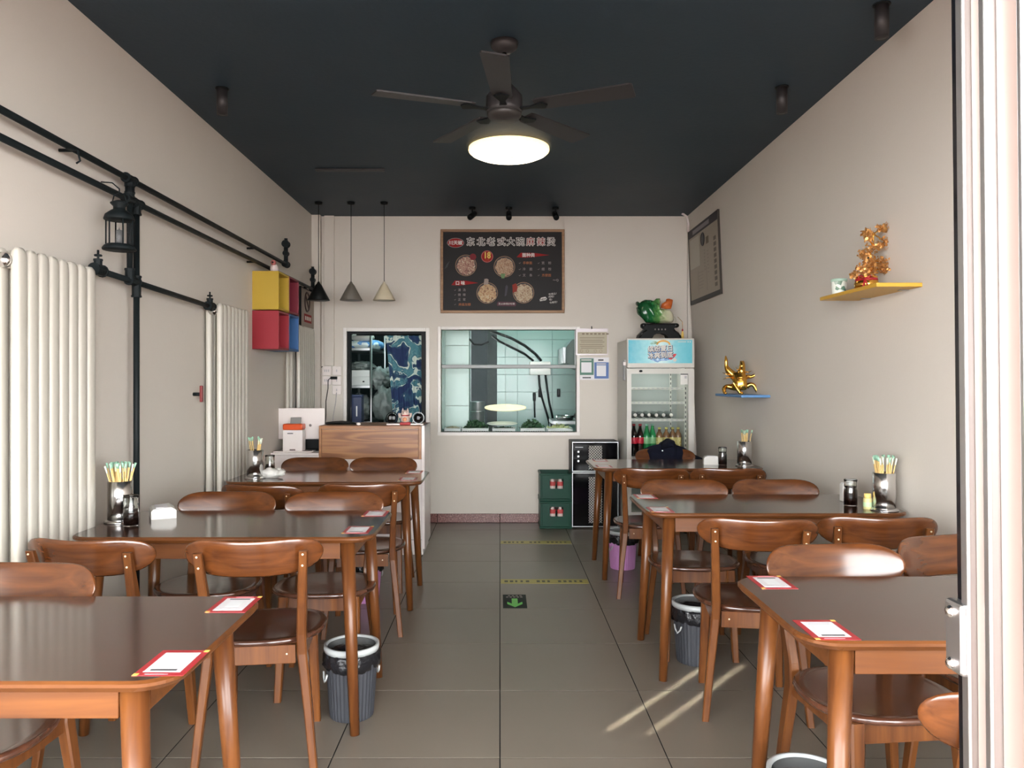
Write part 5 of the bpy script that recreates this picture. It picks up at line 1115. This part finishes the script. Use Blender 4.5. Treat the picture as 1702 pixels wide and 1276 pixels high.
for body, y in (('缤纷夏日', 580), ('冰爽到底', 591)):
    sh_.halo(body, 10.8 * f7, FP(1097.5, y + .5, 2) @ r6, .9 * f7, 8, xs=.98); wt.halo(body, 10.8 * f7, FP(1097, y, 4) @ r6, .32 * f7, 5, xs=.98)
sh_.build('lettering_shadow', mat('letter_navy', (.02, .03, .09), .5), hp); wt.build('lettering', M['lw'], hp)
wt = MB(); wt.box(fx(1126), fx(1140), FY0 - .0142, FY0 - .0135, fz(568.6), fz(567.4)); wt.box(fx(1142), fx(1144), FY0 - .0142, FY0 - .0135, fz(569), fz(567)); wt.box(fx(1145.5), fx(1147.5), FY0 - .0142, FY0 - .0135, fz(569), fz(567)); wt.build('small_print', M['lw'], hp)
# door
dr = MB().grid_wall([FX0, fx(1049.5), fx(1144.5), FX1], [.12, .20, fz(621), hz0 - .006], {(1, 1)}, FY0, FY0 + .045).build('door', M['fr'], fd)
MB().box(fx(1049.5), fx(1144.5), FY0 + .02, FY0 + .026, .20, fz(621)).build('door_glass', M['fpane'], dr)
MB().ell((fx(1065), FY0 - .003, fz(616.5)), (.016, .006, .010), 16, 8).build('lock', M['black'], dr)
lb = MB().box(fx(1132), fx(1144), FY0 + .0175, FY0 + .020, fz(639), fz(621)).build('energy_label', M['paper'], dr); MB().box(fx(1132), fx(1144), FY0 + .0165, FY0 + .0175, fz(622.6), fz(621)).build('label_header', M['cdark'], lb); MB().box(fx(1138.5), fx(1142.5), FY0 + .0165, FY0 + .0175, fz(629), fz(624.5)).build('label_code', M['cgrey'], lb)
hn = MB().rbox(FX0 - .020, FX0, FY0 + .06, FY0 + .09, fz(632), fz(598), .004).build('side_handle', mat('handle_grey', (.25, .25, .245), .5), fd); MB().rbox(FX0 - .024, FX0, FY0 + .055, FY0 + .095, fz(607), fz(601), .003).build('handle_clip', M['gloss'], hn)
for i, zz in enumerate((fz(647), fz(671), fz(700), .655, .40)):
    sf = MB().rbox(FX0 + .04, FX1 - .065, FY0 + .075, FY0 + .085, zz - .004, zz + .018, .002).build('shelf', M['fr'], fd)
    for k in range(11): MB().box(FX0 + .065 + .042 * k, FX0 + .085 + .042 * k, FY0 + .073, FY0 + .075, zz + .003, zz + .012).build('shelf_slot', M['cgrey'], sf)
    for k in range(14): MB().tube([(FX0 + .05 + .035 * k, FY0 + .085, zz), (FX0 + .05 + .035 * k, FY1 - .035, zz)], .0025, 5).build('wire', M['fr'], sf)
for x, y in ((FX1 - .062, FY0 + .10), (FX1 - .105, FY1 - .05)):
    rk_ = MB().box(x, x + .018, y, y + .012, .22, 1.52).build('shelf_upright', M['fr'], fd)
    q = MB()
    for k in range(30): q.box(x + .005, x + .013, y - .001, y, .26 + .042 * k, .282 + .042 * k)
    o = q.build('upright_slots', M['cdark'], rk_); o['kind'] = 'stuff'
# bottles
def bottle_me(h, r, mbody, mlabel, mcap, lz0, lz1, neck=.38):
    b = MB(); s = h * (1 - neck)
    b.lathe([(0, 0), (r * .9, 0), (r, .008), (r, s), (r * .85, s + .02), (r * .42, h - .035), (r * .40, h - .018), (0, h - .018)], n=18)
    b.lathe([(r * 1.01, lz0), (r * 1.015, lz0 + .001), (r * 1.015, lz1), (r * 1.01, lz1 + .001)], n=18, mi=1)
    b.lathe([(0, h - .018), (r * .46, h - .018), (r * .46, h), (0, h)], n=14, mi=2)
    return b.mesh('bottle', [mbody, mlabel, mcap])
cola = bottle_me(.285, .032, M['soy'], mat('cola_label', (.55, .015, .04), .4), mat('cola_cap', (.3, .02, .03), .4), .11, .165); grn = bottle_me(.285, .032, mat('green_bottle', (.02, .22, .07), .15), mat('green_label', (.25, .50, .25), .4), mat('green_cap', (.25, .45, .35), .4), .11, .165)
yel = bottle_me(.255, .030, mat('brown_drink', (.20, .10, .05), .2), ramp_noise('yellow_label', [(.3, (.30, .18, .05)), (.5, (.58, .46, .14)), (.7, (.75, .68, .4))], 50, .4), mat('yellow_cap', (.50, .42, .12), .4), .05, .165, .3)
bz0 = .659
for me, px, y, lab, g in ((cola, 1053.5, 6.865, 'dark cola bottle with red label at the fridge door edge', None), (cola, 1064, 6.87, 'dark cola bottle with red label next to the green bottles', None), (grn, 1075, 6.87, 'green soda bottle beside the cola', None), (grn, 1084.5, 6.89, 'green soda bottle beside the yellow ones', None),
                          (yel, 1096, 6.87, 'yellow labelled drink bottle, first in its row beside the green bottles', None), (yel, 1107.5, 6.87, 'yellow labelled drink bottle, second in its row', None), (yel, 1118, 6.88, 'yellow labelled drink bottle, third in its row', None), (yel, 1127, 6.88, 'yellow labelled drink bottle, last in its row', None)):
    o = link('drink_bottle', me, None, ((px - 831) * y / 1281, y, bz0 + .019)); tag(o, lab, 'bottle', 'drink bottles on the fridge shelf')
lyb = MB(); lyb.lathe([(0, 0), (.008, 0), (.013, .002), (.014, .02), (.024, .05), (.030, .07), (.030, .20), (.026, .21), (0, .21)], n=18, axis='y'); lyb.lathe([(0, -.012), (.014, -.012), (.016, 0), (.013, .004), (0, .004)], n=16, mi=1, axis='y')
lye = lyb.mesh('lying_bottle', [mat('clear_bottle', (.16, .18, .175), .12), M['gloss']])
for i, px in enumerate((1055.5, 1067, 1078.5, 1090.5, 1102.5, 1115)):
    o = link('lying_bottle', lye, None, ((px - 831) * 6.84 / 1281, 6.83, fz(700) + .050)); tag(o, 'clear bottle lying cap outward on third fridge shelf, number %s along the row' % ('one', 'two', 'three', 'four', 'five', 'six')[i], 'bottle', 'clear bottles lying in the fridge')

# jade cabbage on the fridge
jc = thing('jade_cabbage', 'green and white jade cabbage ornament on top of the fridge', 'ornament', (1.43, 6.93, FZ + .142))
v8 = 6.93 / 1281 / 15.01
def jp(cx, cy): return ((1040 + cx / 15.01 - 831) * 6.93 / 1281 - 1.43, 1.35 + (632 - 480 - cy / 15.01) * 6.93 / 1281 - FZ - .142)
jm = gradx('jade', [(0, (.006, .05, .018)), (.35, (.012, .12, .035)), (.55, (.10, .26, .07)), (.68, (.45, .50, .30)), (1, (.62, .56, .44))], 0, -.19, .14, .15, .35)
body = [jp(*p) for p in ((500, 845), (420, 740), (330, 660), (290, 540), (300, 420), (380, 320), (520, 280), (640, 280), (760, 320), (840, 420), (880, 500), (1000, 500), (1120, 540), (1190, 640), (1200, 780), (1150, 845), (900, 860), (700, 860))]
MB().inflate(body, .15, 8, fold=lambda x, z: .010 * math.sin(x * 70 + z * 40), n=60).build('body', jm, jc)
for pts, T in (([(250, 330), (300, 310), (350, 350), (330, 430), (270, 420), (245, 380)], .06), ([(260, 470), (330, 450), (360, 560), (320, 660), (280, 600)], .09), ([(380, 320), (480, 270), (640, 280), (700, 310), (640, 380), (480, 400)], .11), ([(700, 300), (760, 240), (850, 235), (870, 330), (840, 420), (760, 400)], .09), ([(600, 420), (720, 330), (830, 420), (860, 560), (760, 660), (650, 560)], .17)):
    MB().inflate([jp(*p) for p in pts], T, 5, fold=lambda x, z: -.012 + .008 * math.sin(x * 160), n=36).build('leaf', jm, jc)
MB().inflate([jp(*p) for p in ((870, 470), (900, 370), (1000, 310), (1010, 250), (1080, 240), (1180, 270), (1160, 400), (1130, 500), (1000, 505))], .07, 5, n=36).build('orange_insect', mat('agate_orange', (.50, .11, .025), .25, var=.3, vscale=30), jc)
MB().tube([(.10, -.02, .07), (.135, -.02, .06), (.15, -.02, .035), (.145, -.02, .01)], .003, 6).build('root', M['ivory'], jc)
sd = thing('carved_stand', 'black carved arch stand under the jade cabbage', 'stand', (1.43, 6.93, FZ))
ol = [(a_, b_ * 1.35) for a_, b_ in [(-.20, 0), (-.19, .03), (-.15, .060), (-.135, .070), (-.16, .085), (-.155, .104), (-.12, .106), (.10, .104), (.135, .106), (.145, .085), (.125, .070), (.14, .055), (.185, .025), (.195, 0), (.075, 0), (.055, .028), (.02, .040), (-.02, .040), (-.055, .028), (-.075, 0)]]
MB().prism(ol, -.055, .055, 'y').build('arch', M['black'], sd)
for s_ in (-1, 1):
    MB().ell((s_ * .145, -.03, .124), (.030, .03, .022), 14, 8).build('scroll', M['bgloss'], sd); MB().tube([(s_ * .12, -.058, .081), (s_ * .16, -.058, .056), (s_ * .185, -.058, .010)], .006, 8).build('carved_line', M['bgloss'], sd)
for k in range(4): MB().ell((-.045 + .03 * k, -.056, .088), (.007, .003, .008), 10, 6).build('inlay', M['lg'], sd)
MB().rbox(-.13, .13, -.06, .06, .128, .142, .004).build('top_plate', M['bgloss'], sd)
ts = thing('gold_tassel', 'gold and red tassel hanging beside the jade cabbage', 'tassel', (1.625, 6.86, FZ))
MB().tube([(-.04, .02, .20), (-.002, 0, .155), (0, 0, .09)], .002, 6).build('cord', M['gold'], ts); MB().ell((0, 0, .080), (.008, .008, .012), 10, 6).build('bead', M['ribbon'], ts); MB().lathe([(0, .072), (.008, .070), (.012, .04), (.013, .002), (0, .002)], n=14, wob=lambda i, a, r, z: .001 * math.sin(a * 7)).build('fringe', mat('tassel_gold', (.72, .48, .12), .6), ts)

# ------------------------------------------------------------------ crates and steriliser
def crate(z, lab):
    t = thing('bottle_crate', lab, 'crate', (.508, 7.16, z), 0, 'green bottle crates'); a, d, h = .142, .15, .252
    us_ = [-a, -.055, .070, a]; ws_ = [0, .112, .200, h]
    MB().grid_wall(us_, ws_, {(1, 1)}, -d, -d + .008).build('front_wall', M['crate'], t); MB().grid_wall(us_, ws_, {(1, 1)}, d - .008, d).build('back_wall', M['crate'], t)
    for x in (-a, a - .008): MB().box(x, x + .008, -d + .008, d - .008, 0, h).build('side_wall', M['crate'], t)
    MB().box(-a + .008, a - .008, -d + .008, d - .008, 0, .008).build('bottom', M['crate'], t)
    for zz in (.0, h - .022): MB().tube([(-a, -d, zz + .011), (a, -d, zz + .011), (a, d, zz + .011), (-a, d, zz + .011)], .0105, 6, closed=True, sm=False).build('rim', M['crate'], t)
    for x in (-a + .008, a - .022): MB().rbox(x, x + .014, -d - .006, -d + .002, .02, h - .02, .003).build('rib', M['crate'], t)
    for k in range(1, 4): MB().box(-a + .071 * k - .002, -a + .071 * k + .002, -d + .008, d - .008, .01, .16).build('divider', M['crate'], t)
crate(0.0, 'green plastic bottle crate on the floor, lower of two'); crate(.253, 'green plastic bottle crate stacked on the other one')
cb = bottle_me(.225, .030, mat('label_silver', (.60, .50, .46), .35), mat('label_red', (.50, .06, .06), .4), mat('bottle_tip', (.7, .66, .62), .3), .125, .160, .55)
for z, n in ((0, 'lower'), (.253, 'upper')):
    for x, w in ((.483, 'window'), (.552, 'steriliser')):
        o = link('crate_bottle', cb, None, (x, 7.065, z + .009)); tag(o, 'red and silver bottle in %s green crate, on the %s side' % (n, w), 'bottle', 'bottles in the green crates')
sz = thing('steriliser', 'black two-door steriliser cabinet with silver edges beside green crates', 'cabinet', (0, 0, 0)); s7 = 7.02 / 1281
def sx(p): return (p - 831) * s7
def szz(p): return 1.35 + (632 - p) * s7
zt = szz(733.5); zm = szz(784)
MB().rbox(sx(950), sx(1028.5), 7.03, 7.31, .012, zt, .004).build('body', M['black'], sz)
for a, b, c, d in ((sx(951), sx(1027.5), zm + .004, zt - .004), (sx(951), sx(1027.5), .018, zm - .006)):
    do = MB().box(a, b, 7.016, 7.03, c, d).build('door', M['bgloss'], sz)
    for e in ((a, b, d - .006, d), (a, b, c, c + .006), (a, a + .005, c + .006, d - .006), (b - .005, b, c + .006, d - .006)): MB().box(e[0], e[1], 7.012, 7.018, e[2], e[3]).build('edge_trim', M['alu'], do)
    wz0, wz1 = (c + .02, d - .035) if c > .4 else (c + .035, d - .04)
    MB().box(sx(978.5), sx(1000.5), 7.0145, 7.016, wz0, wz1).build('window', mat('window_mesh_back', (.03, .03, .034), .3, spec=.2), do)
    q = MB(); n_ = 9; ww = sx(1000.5) - sx(978.5)
    for k in range(-int((wz1 - wz0) / ww * 5) - 1, 6):
        for sgn in (1, -1):
            x0_ = sx(978.5); c_ = wz0 - k * ww / 5 + (0 if sgn > 0 else ww); L_ = []
            lo_, hi_ = sorted(((wz0 - c_) * sgn, (wz1 - c_) * sgn)); lo_, hi_ = max(0, lo_), min(ww, hi_)
            if hi_ - lo_ > .004: L_ = [(x0_ + lo_, c_ + sgn * lo_), (x0_ + hi_, c_ + sgn * hi_)]
            if len(L_) == 2: q.tube([(p[0], 7.012, p[1]) for p in L_], .0026, 4)
    o = q.build('wire_mesh', M['lw'], do); o['kind'] = 'stuff'
for k in range(3): MB().lathe([(0, -.003), (.008, -.003), (.009, 0), (0, 0)], (sx(961.3), 7.016, szz(750.5 + 7.7 * k)), 14, axis='y').build('button', mat('button_white', (.9, .9, .9), .3, emit=(1, 1, 1), estr=.25), sz)
MB().box(sx(956), sx(969), 7.014, 7.016, szz(743.7), szz(742.4)).build('maker_mark', M['cgrey'], sz)
for x in (sx(955), sx(1023)): MB().lathe([(0, 0), (.015, 0), (.015, .014), (0, .014)], (x, 7.1, 0), 10).build('foot', M['black'], sz)

# ------------------------------------------------------------------ jacket on the chair
jk = thing('navy_jacket', 'dark navy jacket draped over a chair back before the fridge', 'jacket', (1.30, 6.05, 0))
v6 = 6.05 / 1281 / 4.052
def jq(cx, cy): return ((880 + cx / 4.052 - 831) * 6.05 / 1281 - 1.30, 1.35 + (632 - 700 - cy / 4.052) * 6.05 / 1281)
fold = lambda x, z: .012 * math.sin(x * 38 + z * 12) + .008 * math.sin(x * 90 - z * 30)
MB().inflate([jq(*p) for p in ((765, 185), (830, 160), (880, 152), (905, 130), (940, 118), (978, 135), (985, 158), (1040, 175), (1075, 200), (1080, 290), (1060, 420), (900, 470), (780, 430), (760, 300))], .20, 8, fold=fold, n=64).build('body', M['fabric'], jk)
MB().inflate([jq(*p) for p in ((1020, 170), (1060, 190), (1110, 222), (1168, 250), (1160, 290), (1090, 300), (1040, 330), (1010, 260))], .13, 6, fold=fold, n=44).build('sleeve', M['fabric'], jk)
MB().inflate([jq(*p) for p in ((860, 190), (880, 148), (930, 112), (975, 130), (980, 165), (930, 178))], .23, 6, fold=fold, n=36).build('collar', M['fabric'], jk)
p_ = jq(876, 190); MB().ell((p_[0], -.112, p_[1]), (.007, .004, .008), 10, 6).build('snap_button', M['steel'], jk)

# ------------------------------------------------------------------ floor strips and arrow
for y, lab in ((5.175, 'yellow distance strip across the aisle floor, by the arrow'), (6.425, 'yellow distance strip across the aisle floor, by the crates')):
    t = thing('floor_strip', lab, 'floor strip', (0, y, 0), 0, 'yellow floor strips'); MB().box(.006, .592, -.055, .055, .0006, .0016).build('tape', mat('tape_yellow', (.36, .29, .05), .4, var=.1, vscale=30), t)
    q = MB(); rng = random.Random(2)
    for k in range(15):
        if k in (5, 9): continue
        q.box(.03 + .036 * k, .03 + .036 * k + rng.uniform(.014, .024), -.024, .022, .0016, .0019)
    q.build('print', mat('tape_ink', (.05, .04, .012), .5), t)
ar = thing('arrow_sticker', 'dark floor sticker with green arrow', 'sticker', (.09, 4.71, 0))
MB().box(-.072, .072, -.145, .145, .0006, .0016).build('sheet', mat('sticker_dark', (.016, .022, .019), .6, spec=.2), ar)
MB().prism([(-.018, .055), (.018, .055), (.018, -.055), (.046, -.015), (.046, -.060), (0, -.125), (-.046, -.060), (-.046, -.015), (-.018, -.055)], .0016, .0022, 'z').build('arrow', mat('arrow_green', (.14, .52, .10), .5), ar)
q = MB()
for k in range(5): q.box(-.052 + .022 * k, -.038 + .022 * k, .078, .098, .0016, .0020)
for k in range(4): q.box(-.040 + .024 * k, -.026 + .024 * k, .110, .128, .0016, .0020)
q.build('print', M['lg'], ar)
# small camera cable at the ceiling corner
t_ = MB().tube([(1.70, 7.20, ZC), (1.745, 7.20, ZC - .03), (1.765, 7.22, ZC - .09), (1.77, 7.25, ZC - .16)], [.012, .010, .010, .016], 8).build('corner_cable', M['gloss']); tag(t_, 'short white cable end at back ceiling corner', 'cable')
